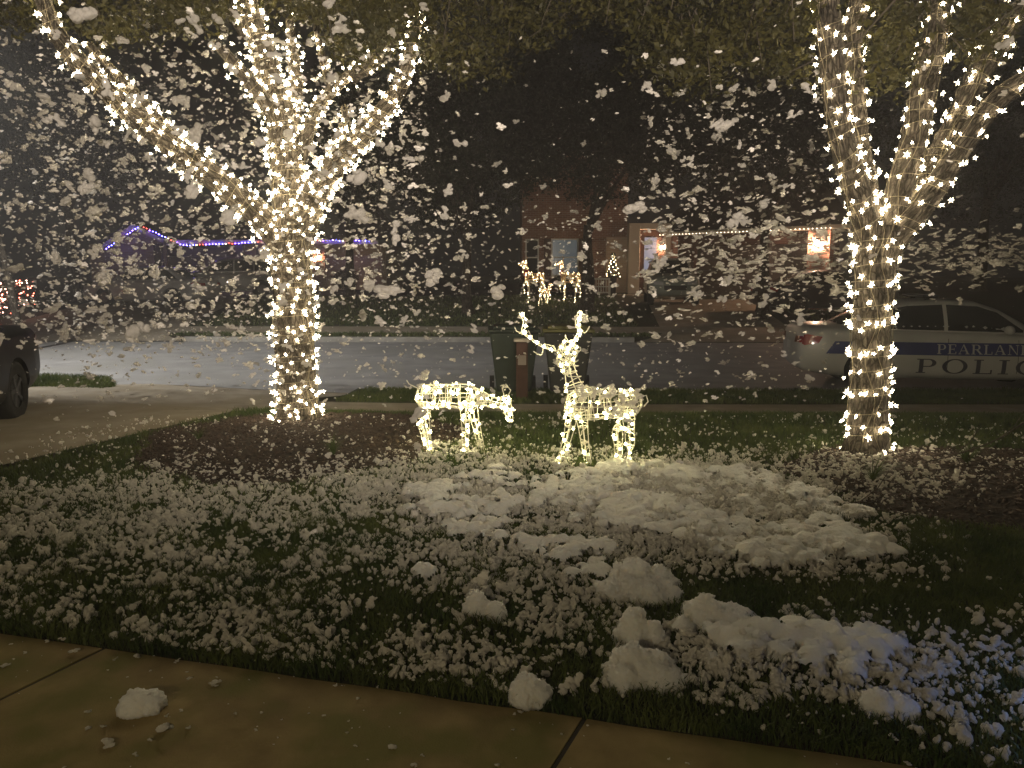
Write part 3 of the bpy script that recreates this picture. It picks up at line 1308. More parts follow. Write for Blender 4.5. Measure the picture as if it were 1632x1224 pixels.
def string_lights(name, path, radii, pitch, spacing, label, group, seed, wires=3, jitter=0.02, keep=1.0):
    rr = random.Random(seed)
    P = np.array(path)
    seg = np.linalg.norm(np.diff(P, axis=0), axis=1)
    L = np.concatenate([[0], np.cumsum(seg)])
    tot = L[-1]
    root = empty(name, tuple(P[0]))
    tag(root, label, 'string lights', group)
    base = Vector(P[0])

    def at(t):
        t = max(0, min(tot - 1e-4, t))
        i = int(np.searchsorted(L, t) - 1)
        i = max(0, min(len(P) - 2, i))
        k = (t - L[i]) / max(1e-6, seg[i])
        p = Vector(P[i] * (1 - k) + P[i + 1] * k)
        r = radii[i] * (1 - k) + radii[i + 1] * k
        tg = Vector(P[i + 1] - P[i]).normalized()
        a = Vector((0, 1, 0)) - tg * tg.y
        a.normalize()
        return p, r, a, tg.cross(a)
    # helix
    t, an = 0.0, rr.uniform(0, 6.28)
    pts, bulbs = [], []
    acc = 0
    step = 0.03
    while t < tot:
        p, r, a, b = at(t)
        wob = 0.004 * math.sin(an * 5)
        q = p + (a * math.cos(an) + b * math.sin(an)) * (r * 1.05 + 0.008 + wob)
        pts.append(q - base)
        acc += step
        if acc >= spacing * rr.uniform(0.7, 1.3):
            acc = 0
            if rr.random() < keep:
                nrm = (a * math.cos(an) + b * math.sin(an))
                bulbs.append((q + nrm * (0.008 + rr.random() ** 2 * jitter * 2) + Vector((rr.uniform(-.02, .02), 0, rr.uniform(-.05, .05))) - base, nrm))
        dr = step / max(0.03, r)
        an += dr
        t += pitch * dr / (2 * math.pi) * (1 + .6 * math.sin(an * .37 + seed)) * rr.uniform(0.6, 1.4)
    A = Acc()
    A.tube(pts, 0.0028, 4)
    for w in range(wires):
        an0 = rr.uniform(0, 6.28)
        q = []
        for k in range(int(tot / 0.08) + 2):
            p, r, a, b = at(k * 0.08)
            aa = an0 + 0.25 * math.sin(k * 0.7 + w)
            q.append(p + (a * math.cos(aa) + b * math.sin(aa)) * (r * 1.05 + 0.007) - base)
        if len(q) > 1:
            A.tube(q, 0.0028, 4)
    A.obj('cord', M['wire'], root)
    camp = Vector((0, 0, CAMZ))
    bulbs.sort(key=lambda q: -q[1].dot((camp - (q[0] + base)).normalized()))
    for i, (q, nrm) in enumerate(bulbs[:100]):
        o = bpy.data.objects.new('bulb', STARS[i % 7])
        COL.objects.link(o)
        o.parent = root
        o.matrix_local = Matrix.Translation(q) @ facing(rr) @ Matrix.Scale(rr.uniform(.65, 1.2), 4)
    rest = bulbs[100:]
    if rest:
        Vs, Fs, off = [], [], 0
        gls = []
        for i, (q, nrm) in enumerate(rest):
            V, T = STAR_A[i % 7]
            m = np.array(facing(rr).to_3x3())
            Vs.append(V @ m.T + np.array(q))
            Fs.append(T + off)
            gls.append(STAR_G[i % 7])
            off += len(V)
        o = np_mesh('bulbs', np.concatenate(Vs), np.concatenate(Fs), M['bulb'], root)
        gl = o.data.attributes.new('glow', 'FLOAT', 'POINT')
        gl.data.foreach_set('value', np.concatenate(gls))
        o['kind'] = 'stuff'
    print(label, len(bulbs))
    return len(bulbs)


# ------------------------------------------------------------------ the two wrapped trees
def limb_mesh(acc, uvs, path, radii, seg=20, flare=False, seed=0):
    P = [Vector(p) for p in path]
    n = len(P)
    V = []
    UV = []
    nrm = None
    d = 0
    for i in range(n):
        t = (P[min(n - 1, i + 1)] - P[max(0, i - 1)]).normalized()
        if i:
            d += (P[i] - P[i - 1]).length
        if nrm is None:
            nrm = (Vector((0, 1, 0)) - t * t.y).normalized()
        nrm = (nrm - t * nrm.dot(t)).normalized()
        bn = t.cross(nrm)
        for k in range(seg + 1):
            an = 2 * math.pi * (k % seg) / seg
            dr = nrm * math.cos(an) + bn * math.sin(an)
            ridge = noise.noise(Vector((math.cos(an) * 3.5, math.sin(an) * 3.5, d * 1.3 + seed)))
            rg2 = noise.noise(Vector((math.cos(an) * 9, math.sin(an) * 9, d * 4 + seed)))
            r = radii[i] * (1 + 0.10 * ridge + 0.05 * rg2)
            if flare:
                r *= 1 + 0.5 * math.exp(-d / 0.13) * (0.8 + 0.6 * math.cos(an * 5 + 1))
            V.append((P[i] + dr * r)[:])
            UV.append((2 * math.pi * radii[max(0, i)] * k / seg, d))
    F = []
    for i in range(n - 1):
        for k in range(seg):
            a = i * (seg + 1) + k
            F.append((a, a + 1, a + seg + 2, a + seg + 1))
    acc.add(np.array(V, np.float32), np.array(F))
    uvs.append(np.array(UV, np.float32))


def leaf_cloud(C, Rd, per, size, r=rng, flat=0.5):
    """cluster centres C (n,3), radii Rd, leaves per cluster -> quads"""
    n = len(C)
    k = np.repeat(np.arange(n), per)
    m = len(k)
    off = r.normal(size=(m, 3)) * Rd[k][:, None] * np.array([1, 1, 0.65]) * 0.5
    P = C[k] + off
    s = size * r.uniform(0.6, 1.35, m)
    Rm = rand_rot(m, r)
    base = np.array([(-0.5, 0, 0), (-0.1, -0.24, 0.05), (0.5, 0, 0), (-0.1, 0.24, 0.05)])
    V = np.einsum('nij,vj->nvi', Rm, base) * s[:, None, None] + P[:, None]
    F = np.arange(m * 4).reshape(m, 4)
    return V.reshape(-1, 3), F


def oak(label, trunk, limbs, crown_fun, seed):
    root = empty('wrapped_oak_tree', tuple(trunk[0][0]))
    tag(root, label, 'tree', 'trees wrapped in string lights')
    acc, uvs = Acc(), []
    base = np.array(trunk[0][0])
    out = []
    for i, (pts, r) in enumerate([trunk] + limbs):
        path = catmull(pts, 8)
        rad_ = np.interp(np.linspace(0, 1, len(path)), np.linspace(0, 1, len(r)), r)
        limb_mesh(acc, uvs, path - base, rad_, 22 if i == 0 else 16, i == 0, seed * 7 + i * 3.1)
        out.append((path, rad_))
    o = np_mesh('trunk', np.concatenate(acc.V), np.concatenate(acc.F), M['bark'], root, True, uv=np.concatenate(uvs))
    if crown_fun:
        V, F, tw = crown_fun(base)
        np_mesh('crown', V - base, F, M['leaf'], root)
        tw_o = Acc()
        for q in tw:
            tw_o.tube([Vector(p) - Vector(base) for p in q[0]], q[1], 4)
        tw_o.obj('twigs', M['bark'], root)
    return out


def pts(lst, y0, dys=None):
    out = []
    for i, q in enumerate(lst):
        yy = y0 + (q[2] if len(q) > 2 else 0)
        out.append(Wp(q[0], q[1], yy)[:])
    return out


YL = 8.15
LT = (pts([(476, 688), (474, 640), (470, 560), (467, 470), (465, 390), (462, 340)], YL), [.235, .215, .20, .195, .205, .19])
LL = [
    (pts([(455, 405), (425, 355, -.1), (335, 278, -.35), (250, 215, -.6), (180, 155, -.8), (120, 95, -1.0), (80, 35, -1.1), (55, -40, -1.2)], YL), [.15, .135, .12, .11, .095, .08, .065, .05]),
    (pts([(335, 280, -.35), (270, 218, -.2), (220, 160, -.1), (172, 108, 0), (140, 70, 0)], YL), [.09, .08, .065, .05, .035]),
    (pts([(466, 395), (462, 300, .1), (452, 220, .15), (440, 160, .2), (420, 85, .3), (398, 20, .4), (380, -60, .5)], YL), [.19, .175, .15, .125, .11, .10, .085]),
    (pts([(447, 200, .15), (405, 140, -.1), (372, 100, -.2), (342, 65, -.3)], YL), [.09, .07, .055, .035]),
    (pts([(455, 230, .15), (472, 150, .3), (468, 90, .45), (462, 30, .5)], YL), [.09, .065, .05, .035]),
    (pts([(472, 400), (500, 310, -.1), (545, 250, -.2), (600, 190, -.3), (635, 140, -.35), (655, 80, -.4), (668, 20, -.5)], YL), [.15, .13, .11, .09, .07, .055, .035]),
    (pts([(476, 250, .1), (505, 175, .35), (545, 130, .5), (590, 100, .6), (618, 60, .7)], YL), [.08, .06, .05, .045, .03]),
    (pts([(530, 145, .4), (517, 100, .4), (505, 50, .4)], YL), [.045, .035, .025]),
    (pts([(510, 290, -.1), (530, 240, .1), (550, 195, .2), (548, 170, .3)], YL), [.06, .05, .04, .03]),
]
LL += [
    (pts([(560, 128, .5), (598, 104, .7), (632, 60, .9), (650, 0, 1.0), (655, -60, 1.1)], YL), [.05, .045, .04, .03, .02]),
    (pts([(640, 140, -.3), (655, 110, .2), (648, 60, .5), (664, 10, .7), (690, -40, .9)], YL), [.035, .03, .025, .02, .015]),
    (pts([(420, 90, .3), (370, 30, .8), (330, -30, 1.2)], YL), [.06, .045, .03]),
    (pts([(505, 50, .4), (498, 10, .5), (480, -40, .6)], YL), [.03, .028, .02]),
]
YR = 6.75
RT = (pts([(1382, 738), (1383, 690), (1386, 600), (1390, 500), (1396, 410), (1400, 360)], YR), [.20, .188, .18, .178, .195, .19])
RL = [
    (pts([(1393, 420), (1372, 330), (1345, 240, -.1), (1330, 150, -.15), (1322, 60, -.2), (1316, -40, -.2)], YR), [.15, .13, .115, .11, .11, .10]),
    (pts([(1396, 410), (1384, 320, .1), (1368, 230, .15), (1362, 140, .2), (1360, 60, .25), (1378, -40, .3)], YR), [.13, .115, .105, .10, .09, .08]),
    (pts([(1408, 400), (1428, 320, .05), (1452, 240, .1), (1470, 150, .1), (1488, 60, .1), (1508, -40, .1)], YR), [.15, .125, .12, .115, .11, .10]),
    (pts([(1405, 410), (1460, 310, .3), (1515, 215, .4), (1560, 120, .45), (1612, 40, .5), (1660, -30, .5)], YR), [.15, .125, .12, .11, .105, .09]),
    (pts([(1410, 405), (1490, 300, -.1), (1540, 225, -.2), (1590, 160, -.3), (1650, 120, -.4), (1700, 90, -.5)], YR), [.14, .11, .095, .09, .08, .07]),
]


def crown(centers, extra, seed, per=26):
    def f(base):
        r = np.random.default_rng(seed)
        C, Rd = [], []
        for (c, rad3, n) in centers:
            k = 0
            while k < n:
                q = r.uniform(-1, 1, 3)
                if (q ** 2).sum() > 1:
                    continue
                p = np.array(c) + q * np.array(rad3)
                # holes
                nz = noise.noise(Vector((p[0] * 0.9, p[1] * 0.9, p[2] * 0.9 + seed)))
                if nz < -0.08:
                    k += 0.25
                    continue
                C.append(p)
                Rd.append(r.uniform(0.16, 0.42))
                k += 1
        for (u, v, y, rr_) in extra:
            C.append(np.array(Wp(u, v, y)[:]))
            Rd.append(rr_)
        C = np.array(C)
        Rd = np.array(Rd)
        V, F = leaf_cloud(C, Rd, per, 0.062, r)
        tw = []
        for i in range(0, len(C), 6):
            a = Vector(C[i])
            b = a + Vector((r.normal() * .5, r.normal() * .5, 0.5 + r.random() * .5))
            mid = (a + b) / 2 + Vector((r.normal() * .1, r.normal() * .1, -.05))
            tw.append(([a - Vector((0, 0, .1)), mid, b], [0.004, 0.007, 0.012]))
        return V, F, tw
    return f


def fringe(pts_, y0, n, r, spread=18):
    """hanging spray positions along the lower edge of a crown"""
    out = []
    for (u, v, dv) in pts_:
        for k in range(n):
            out.append((u + r.uniform(-40, 40), v - abs(r.gauss(0, 1)) * dv, y0 + r.uniform(-1.2, 1.2), r.uniform(0.1, 0.26)))
    return out


rf = random.Random(5)
ex_l = fringe([(560, 40, 30), (620, 60, 40), (690, 70, 50), (760, 85, 50), (830, 80, 50), (880, 45, 30), (510, 25, 20), (20, 40, 30), (90, 30, 25), (250, 20, 25), (330, 30, 25), (200, 60, 40), (640, 30, 30), (840, 40, 40), (600, 90, 40), (700, 110, 50), (760, 120, 50), (850, 70, 40), (150, 60, 30), (300, 50, 30), (560, 90, 50)], 8.2, 22, rf)
ex_r = fringe([(960, 20, 12), (1010, 35, 20), (1050, 90, 50), (1100, 115, 60), (1160, 100, 60), (1230, 90, 50), (1290, 60, 40), (1420, 60, 50), (1560, 40, 30), (1420, 140, 60), (1120, 70, 60), (1190, 60, 50), (1060, 120, 50), (1110, 150, 50), (1420, 120, 60), (1560, 90, 50), (1250, 120, 50)], 7.3, 24, rf)
left_paths = oak('thick oak on the left wrapped in dense warm lights, beside the driveway', LT, LL,
                 crown([((-2.6, 8.4, 6.3), (4.2, 2.6, 1.6), 1500), ((-1.2, 8.0, 5.4), (2.6, 1.6, 0.8), 420), ((-5.2, 8.0, 5.5), (1.6, 1.6, 0.9), 200)], ex_l, 3), 1)
RT = (RT[0], [q * .88 for q in RT[1]])
RL = [(p_, [q * .86 for q in r_]) for p_, r_ in RL]
right_paths = oak('rough barked oak on the right wrapped in sparser lights, before the patrol car', RT, RL,
                  crown([((3.3, 7.0, 5.9), (4.0, 2.4, 1.5), 1100), ((1.9, 7.4, 4.9), (1.6, 1.2, 0.7), 260)], ex_r, 4), 2)

GLT, GRT = 'light strings wrapped round the left oak', 'light strings wrapped round the right oak'
lab_l = ['light string spiralling up the trunk of the left oak', 'light string on the long limb of the left oak that leans to the upper left',
         'light string on the short limb above the long left limb of the left oak', 'light string on the central upright limb of the left oak',
         'light string on the thin branch forking left from the central limb of the left oak', 'light string on the thin upright branch right of the central limb of the left oak',
         'light string on the curving right limb of the left oak', 'light string on the crooked branch between the central and right limbs of the left oak',
         'short light string on the upright twig of the crooked branch, left oak', 'short light string on the small inner branch of the left oak, above its fork']
tot = 0
for i, (p, r) in enumerate(left_paths[:10]):
    pit = [0.095, .10, .10, .09, .09, .09, .085, .10, .10, .09][i]
    sp = [0.10, .08, .085, .08, .075, .075, .07, .08, .08, .085][i]
    tot += string_lights('light_string', p[2 if i == 0 else 3:], r[2 if i == 0 else 3:], pit, sp, lab_l[i], GLT, 30 + i, 6 if i == 0 else 3)
lab_r = ['light string spiralling up the trunk of the right oak', 'light string on the leftmost limb of the right oak',
         'light string on the limb just right of the leftmost limb of the right oak', 'light string on the straight middle limb of the right oak',
         'light string on the upper slanting limb of the right oak, leaning to the corner', 'light string on the lowest slanting limb of the right oak']
for i, (p, r) in enumerate(right_paths):
    pit = [0.115, .13, .13, .15, .14, .13][i]
    sp = [0.10, .10, .10, .12, .12, .11][i]
    tot += string_lights('light_string', p[1 if i == 0 else 3:], r[1 if i == 0 else 3:], pit, sp, lab_r[i], GRT, 60 + i, 9 if i == 0 else 3)
print("tree bulbs", tot)


# ------------------------------------------------------------------ wire reindeer
def ring(c, ax1, ax2, a, b, n=14, jit=0, rr=R):
    return [Vector(c) + Vector(ax1) * math.cos(2 * math.pi * k / n) * (a + rr.uniform(-jit, jit)) + Vector(ax2) * math.sin(2 * math.pi * k / n) * (b + rr.uniform(-jit, jit)) for k in range(n)]


def cage(acc, stations, nlong, wr, bulbs=None, spacing=0.1, rr=R, n=14, rings=True, loops=0):
    """stations: (centre, half depth, half height); axis direction from the neighbours"""
    S = [(Vector(c), a, b) for c, a, b in stations]
    rg = []
    for i, (c, a, b) in enumerate(S):
        d = (S[min(len(S) - 1, i + 1)][0] - S[max(0, i - 1)][0]).normalized()
        side = Vector((0, 1, 0)) - d * d.y
        side.normalize()
        up = d.cross(side).normalized()
        if up.z < 0 and abs(up.z) > 0.1:
            up = -up
        rg.append(ring(c, side, up, a, b, n))
        if rings:
            acc.tube(rg[-1], wr, 4, closed=True)
    for k in range(nlong):
        idx = int(round(k * n / nlong)) % n
        P = catmull([r_[idx][:] for r_ in rg], 5) if len(rg) > 2 else np.array([r_[idx][:] for r_ in rg])
        acc.tube([Vector(p) for p in P], wr, 4)
    # wandering light cord
    for l in range(loops):
        pp = []
        t = 0
        an = rr.uniform(0, 6.28)
        m = 10 * len(rg)
        for k in range(m):
            f = k / (m - 1) * (len(rg) - 1)
            i = min(len(rg) - 2, int(f))
            fr = f - i
            an += rr.uniform(0.1, 0.75)
            j = int(an / (2 * math.pi) * n) % n
            p = rg[i][j].lerp(rg[i + 1][j], fr)
            cc = S[i][0].lerp(S[i + 1][0], fr)
            p = cc + (p - cc) * rr.uniform(0.85, 1.18)
            pp.append(p)
        Q = catmull([p[:] for p in pp], 3)
        acc.tube([Vector(q) for q in Q], wr * 0.8, 4)
        if bulbs is not None:
            d = 0
            for k in range(1, len(Q)):
                d += np.linalg.norm(Q[k] - Q[k - 1])
                if d > spacing * rr.uniform(0.6, 1.4):
                    d = 0
                    bulbs.append(Vector(Q[k]))


def finish_bulbs(root, bulbs, meshes, rr, scale=1.0, stuff=False):
    for i, b in enumerate(bulbs[:100]):
        o = bpy.data.objects.new('bulb', meshes[i % len(meshes)])
        COL.objects.link(o)
        o.parent = root
        o.matrix_local = Matrix.Translation(b) @ facing(rr) @ Matrix.Scale(scale, 4)


def local(root_p, sgn=1):
    def f(u, v, dy=0.0):
        p = Wp(u, v, root_p.y + dy)
        return p - root_p
    return f


WR = 0.0048


def standing_deer():
    rp = Wp(945, 752, 6.45)
    rp.z = 0.35
    root = empty('wire_reindeer', tuple(rp))
    tag(root, 'lit white wire buck with antlers and raised head, foam on its back', 'reindeer light', 'lit wire reindeer on the near lawn')
    W = local(rp)
    rr = random.Random(3)
    bulbs = []
    A = Acc()
    cage(A, [(W(902, 642), .05, .07), (W(916, 645), .10, .125), (W(940, 645), .12, .13), (W(965, 645), .115, .115), (W(990, 643), .115, .12), (W(1008, 640), .10, .11), (W(1020, 636), .05, .06)], 8, WR, bulbs, .13, rr, loops=2)
    A.obj('body', M['whitewire'], root)
    A = Acc()
    cage(A, [(W(924, 634), .095, .12), (W(915, 614), .07, .085), (W(909, 594), .055, .06), (W(906, 574), .05, .055)], 6, WR, bulbs, .13, rr, loops=1)
    A.obj('neck', M['whitewire'], root)
    A = Acc()
    cage(A, [(W(908, 554, .08), .05, .06), (W(905, 560, .0), .085, .085), (W(899, 570, -.12), .06, .06), (W(894, 580, -.22), .035, .035)], 6, WR, bulbs, .10, rr, loops=2)
    # ears
    for s, u in ((-1, 876), (1, 912)):
        A.tube([W(893 + s * 6, 560), W(u, 556), W(u + s * 7, 548), W(893 + s * 10, 552), W(893 + s * 6, 560)], WR, 4)
    A.obj('head', M['whitewire'], root)
    ant = []
    for main, tines in (
        ([(888, 562, 0), (868, 556, -.02), (850, 545, -.04), (834, 531, -.05), (836, 515, -.03), (829, 500, 0)],
         [[(850, 545, -.04), (845, 533, -.08), (842, 527, -.1)], [(834, 531, -.05), (824, 528, -.08), (820, 521, -.08)], [(866, 555), (862, 566, -.05), (850, 560, -.08)]]),
        ([(898, 560, 0), (908, 554, .02), (918, 541, .03), (923, 529, .04), (919, 514, .02), (924, 498, 0)],
         [[(923, 529, .04), (933, 530, .0), (940, 520, 0)], [(912, 549, .02), (903, 540, .05), (901, 533, .05)], [(919, 514, .02), (930, 510, 0), (935, 503, 0)]])):
        A = Acc()
        for off in (-0.012, 0.012):
            P = catmull([(W(*q) + Vector((off, 0, abs(off)))) [:] for q in main], 5)
            A.tube([Vector(p) for p in P], WR, 4)
        for k in range(3, len(P), 3):
            ant.append(Vector(P[k]) + Vector((0, -.01, 0)))
        for t in tines:
            A.tube([Vector(p) for p in catmull([W(*q)[:] for q in t], 4)], WR, 4)
        A.obj('antler', M['whitewire'], root)
    for leg, dy in (([(912, 652), (908, 680), (902, 705), (895, 728), (890, 748)], -.09), ([(925, 655), (929, 680), (932, 705), (935, 725), (937, 745)], .09),
                    ([(1000, 655), (1003, 685), (1004, 710), (1001, 735), (997, 756)], -.09), ([(990, 655), (984, 685), (985, 710), (985, 730), (981, 749)], .09)):
        A = Acc()
        st = [(W(q[0], q[1], dy), r_, r_) for q, r_ in zip(leg, (.06, .042, .034, .03, .018))]
        cage(A, st, 4, WR, bulbs, .075, rr, loops=1)
        A.obj('leg', M['whitewire'], root)
    A = Acc()
    A.tube([W(1020, 632), W(1030, 630), W(1033, 640), W(1026, 648)], WR * 1.2, 4)
    A.obj('tail', M['whitewire'], root)
    print("deer bulbs", len(bulbs))
    rr.shuffle(bulbs)
    finish_bulbs(root, ant + bulbs[:100 - len(ant)], DSTARS, rr)
    return rp


def grazing_deer():
    rp = Wp(715, 726, 6.85)
    rp.z = 0.35
    root = empty('wire_reindeer', tuple(rp))
    tag(root, 'lit white wire doe grazing with lowered head, near the left oak bed', 'reindeer light', 'lit wire reindeer on the near lawn')
    W = local(rp)
    rr = random.Random(8)
    bulbs = []
    A = Acc()
    cage(A, [(W(664, 628), .05, .05), (W(672, 630), .10, .10), (W(692, 631), .12, .11), (W(712, 630), .12, .105), (W(732, 630), .125, .115), (W(750, 630), .10, .10), (W(757, 632), .06, .07)], 8, WR, bulbs, .17, rr, loops=2)
    A.tube([W(668, 620), W(660, 616), W(652, 612), W(648, 606)], WR, 4)
    A.obj('body', M['whitewire'], root)
    A = Acc()
    cage(A, [(W(748, 628), .08, .09), (W(765, 634), .065, .075), (W(782, 640), .05, .06), (W(797, 643), .045, .05)], 6, WR, bulbs, .13, rr, loops=1)
    A.obj('neck', M['whitewire'], root)
    A = Acc()
    cage(A, [(W(802, 632), .035, .04), (W(806, 642), .055, .055), (W(810, 656), .04, .045), (W(815, 672), .022, .022)], 6, WR, bulbs, .11, rr, loops=2)
    for s in (-1, 1):
        A.tube([W(804, 632, s * .05), W(800, 618, s * .08), W(806, 612, s * .1), W(814, 622, s * .08), W(808, 634, s * .05)], WR, 4)
    A.obj('head', M['whitewire'], root)
    for leg, dy in (([(680, 642), (677, 665), (680, 690), (684, 712), (686, 728)], -.09), ([(674, 642), (671, 665), (676, 690), (680, 710), (681, 726)], .09),
                    ([(742, 645), (742, 670), (742, 690), (741, 710), (742, 730)], -.08), ([(752, 648), (757, 670), (762, 690), (766, 708), (769, 728)], .08)):
        A = Acc()
        st = [(W(q[0], q[1], dy), r_, r_) for q, r_ in zip(leg, (.055, .038, .032, .028, .02))]
        cage(A, st, 4, WR, bulbs, .11, rr, loops=1)
        A.obj('leg', M['whitewire'], root)
    print("doe bulbs", len(bulbs))
    finish_bulbs(root, bulbs, DSTARS, rr)
    return rp


standing_deer()
grazing_deer()


def foam_on(name, lab, lst, y0, seed):
    Vs, Fs, off = [], [], 0
    rr = random.Random(seed)
    for (u, v, s, dy) in lst:
        V, T = PROT_BIG[rr.randrange(len(PROT_BIG))]
        m = rand_rot(1, np.random.default_rng(rr.randrange(9999)))[0]
        p = Wp(u, v, y0 + dy)
        q = (V * s) @ m.T
        q[:, 2] *= 0.85
        Vs.append(q + np.array(p[:]))
        Fs.append(T + off)
        off += len(V)
    o = np_mesh(name, np.concatenate(Vs), np.concatenate(Fs), M['foam'], smooth=True)
    tag(o, lab, 'foam', kind='stuff')


rr = random.Random(77)
lst = [(930, 512, .05, -.03), (918, 505, .045, 0), (824, 512, .03, 0), (914, 582, .05, -.1), (922, 560, .05, 0), (925, 508, .075, 0), (922, 520, .05, 0), (828, 506, .045, 0), (905, 578, .065, 0), (915, 570, .05, 0), (908, 590, .05, 0), (832, 530, .035, 0)]
for k in range(22):
    lst.append((rr.uniform(925, 968), rr.uniform(618, 634), rr.uniform(.04, .075), rr.uniform(-.12, .08)))
for k in range(22):
    lst.append((rr.uniform(968, 1028), rr.uniform(618, 650), rr.uniform(.04, .08), rr.uniform(-.13, .08)))
for k in range(14):
    lst.append((rr.uniform(962, 1012), rr.uniform(640, 672), rr.uniform(.035, .06), rr.uniform(-.13, -.05)))
foam_on('foam_on_buck', 'foam caught on the back and antlers of the standing buck', lst, 6.45, 1)
lst = []
for k in range(12):
    lst.append((rr.uniform(668, 735), rr.uniform(608, 622), rr.uniform(.025, .055), rr.uniform(-.1, .1)))
for k in range(10):
    lst.append((rr.uniform(740, 775), rr.uniform(630, 655), rr.uniform(.03, .055), rr.uniform(-.12, 0)))
for k in range(5):
    lst.append((rr.uniform(800, 818), rr.uniform(612, 622), rr.uniform(.018, .03), rr.uniform(-.05, .05)))
for k in range(7):
    lst.append((rr.uniform(664, 690), rr.uniform(645, 690), rr.uniform(.02, .05), rr.uniform(-.12, -.05)))
foam_on('foam_on_doe', 'foam caught on the back and shoulder of the grazing doe', lst, 6.85, 2)
# foam on the wrapped trees
lst = []
for k in range(85):
    v = rr.uniform(0, 660)
    if v > 350:
        u = 470 + rr.uniform(-36, 36)
    else:
        u = rr.choice([455 + rr.uniform(-40, 40), 450 - (380 - v) * 1.05 + rr.uniform(-20, 20), 480 + (380 - v) * 0.62 + rr.uniform(-20, 20)])
    lst.append((u, v, rr.uniform(.02, .06), -.24))
foam_on('foam_on_oak', 'foam bits stuck to the bark and lights of the left oak', lst, YL, 3)


# ------------------------------------------------------------------ plants in the beds
def tuft(x, y, n, h, lab, seed, droop=0.7):
    rr_ = random.Random(seed)
    z = surf(x, y)
    root = empty('border_grass', (x, y, z))
    tag(root, lab, 'plant', 'grassy plants in the tree beds')
    V, F = [], []
    for k in range(n):
        a = rr_.uniform(0, 6.283)
        hh = h * rr_.uniform(.6, 1.2)
        w = rr_.uniform(.006, .011)
        dx, dy = math.cos(a), math.sin(a)
        px, py = -dy * w / 2, dx * w / 2
        b = len(V)
        lean = rr_.uniform(.35, 1.0) * droop
        for i in range(6):
            t = i / 5
            r = hh * t * lean * (0.5 + 0.8 * t)
            zz = hh * (t - 0.65 * lean * t * t * 1.1)
            ww = 1 - t * 0.9
            V.append((dx * r + px * ww, dy * r + py * ww, zz))
            V.append((dx * r - px * ww, dy * r - py * ww, zz))
        for i in range(5):
            F.append((b + 2 * i, b + 2 * i + 1, b + 2 * i + 3, b + 2 * i + 2))
    np_mesh('leaves', V, np.array(F), M['grass'], root)


tuft(-1.55, 6.5, 60, .24, 'arching grassy plant at the middle of the left bed', 1)
tuft(-2.95, 7.1, 40, .2, 'arching grassy plant at the left end of the left bed', 2)
tuft(-2.6, 8.2, 30, .18, 'small grassy plant just left of the left oak base', 3)
tuft(4.35, 5.6, 120, .38, 'large drooping grassy plant at the right side of the right bed', 4, .9)
tuft(3.7, 6.1, 60, .3, 'drooping grassy plant right of the right oak base', 5, .9)
tuft(2.75, 5.7, 50, .3, 'drooping grassy plant in the foam left of the right oak base', 6, .9)
tuft(4.9, 6.2, 70, .34, 'drooping grassy plant at the far right end of the right bed', 7, .9)


def bare_stem(P, lab):
    o_ = Acc()
    p0 = Vector(P[0])
    o_.tube([Vector(q) - p0 for q in catmull([p[:] for p in P], 6)], 0.006, 5)
    for k in (1, 2):
        q = Vector(P[k]) - p0
        o_.tube([q, q + Vector((.12, 0, .1)), q + Vector((.2, .02, .22))], 0.003, 4)
    o = o_.obj('bare_branch', M['bark'])
    o.location = p0
    tag(o, lab, 'branch')


bare_stem([Wp(1440, 745, 6.2), Wp(1520, 725, 6.0), Wp(1590, 700, 5.9), Wp(1650, 660, 5.8)], 'thin dark branch reaching up to the right from the right bed')
bare_stem([Wp(1225, 805, 5.4), Wp(1300, 806, 5.3), Wp(1370, 800, 5.2), Wp(1400, 806, 5.2)], 'thin stem lying across the foam slab of the right bed')



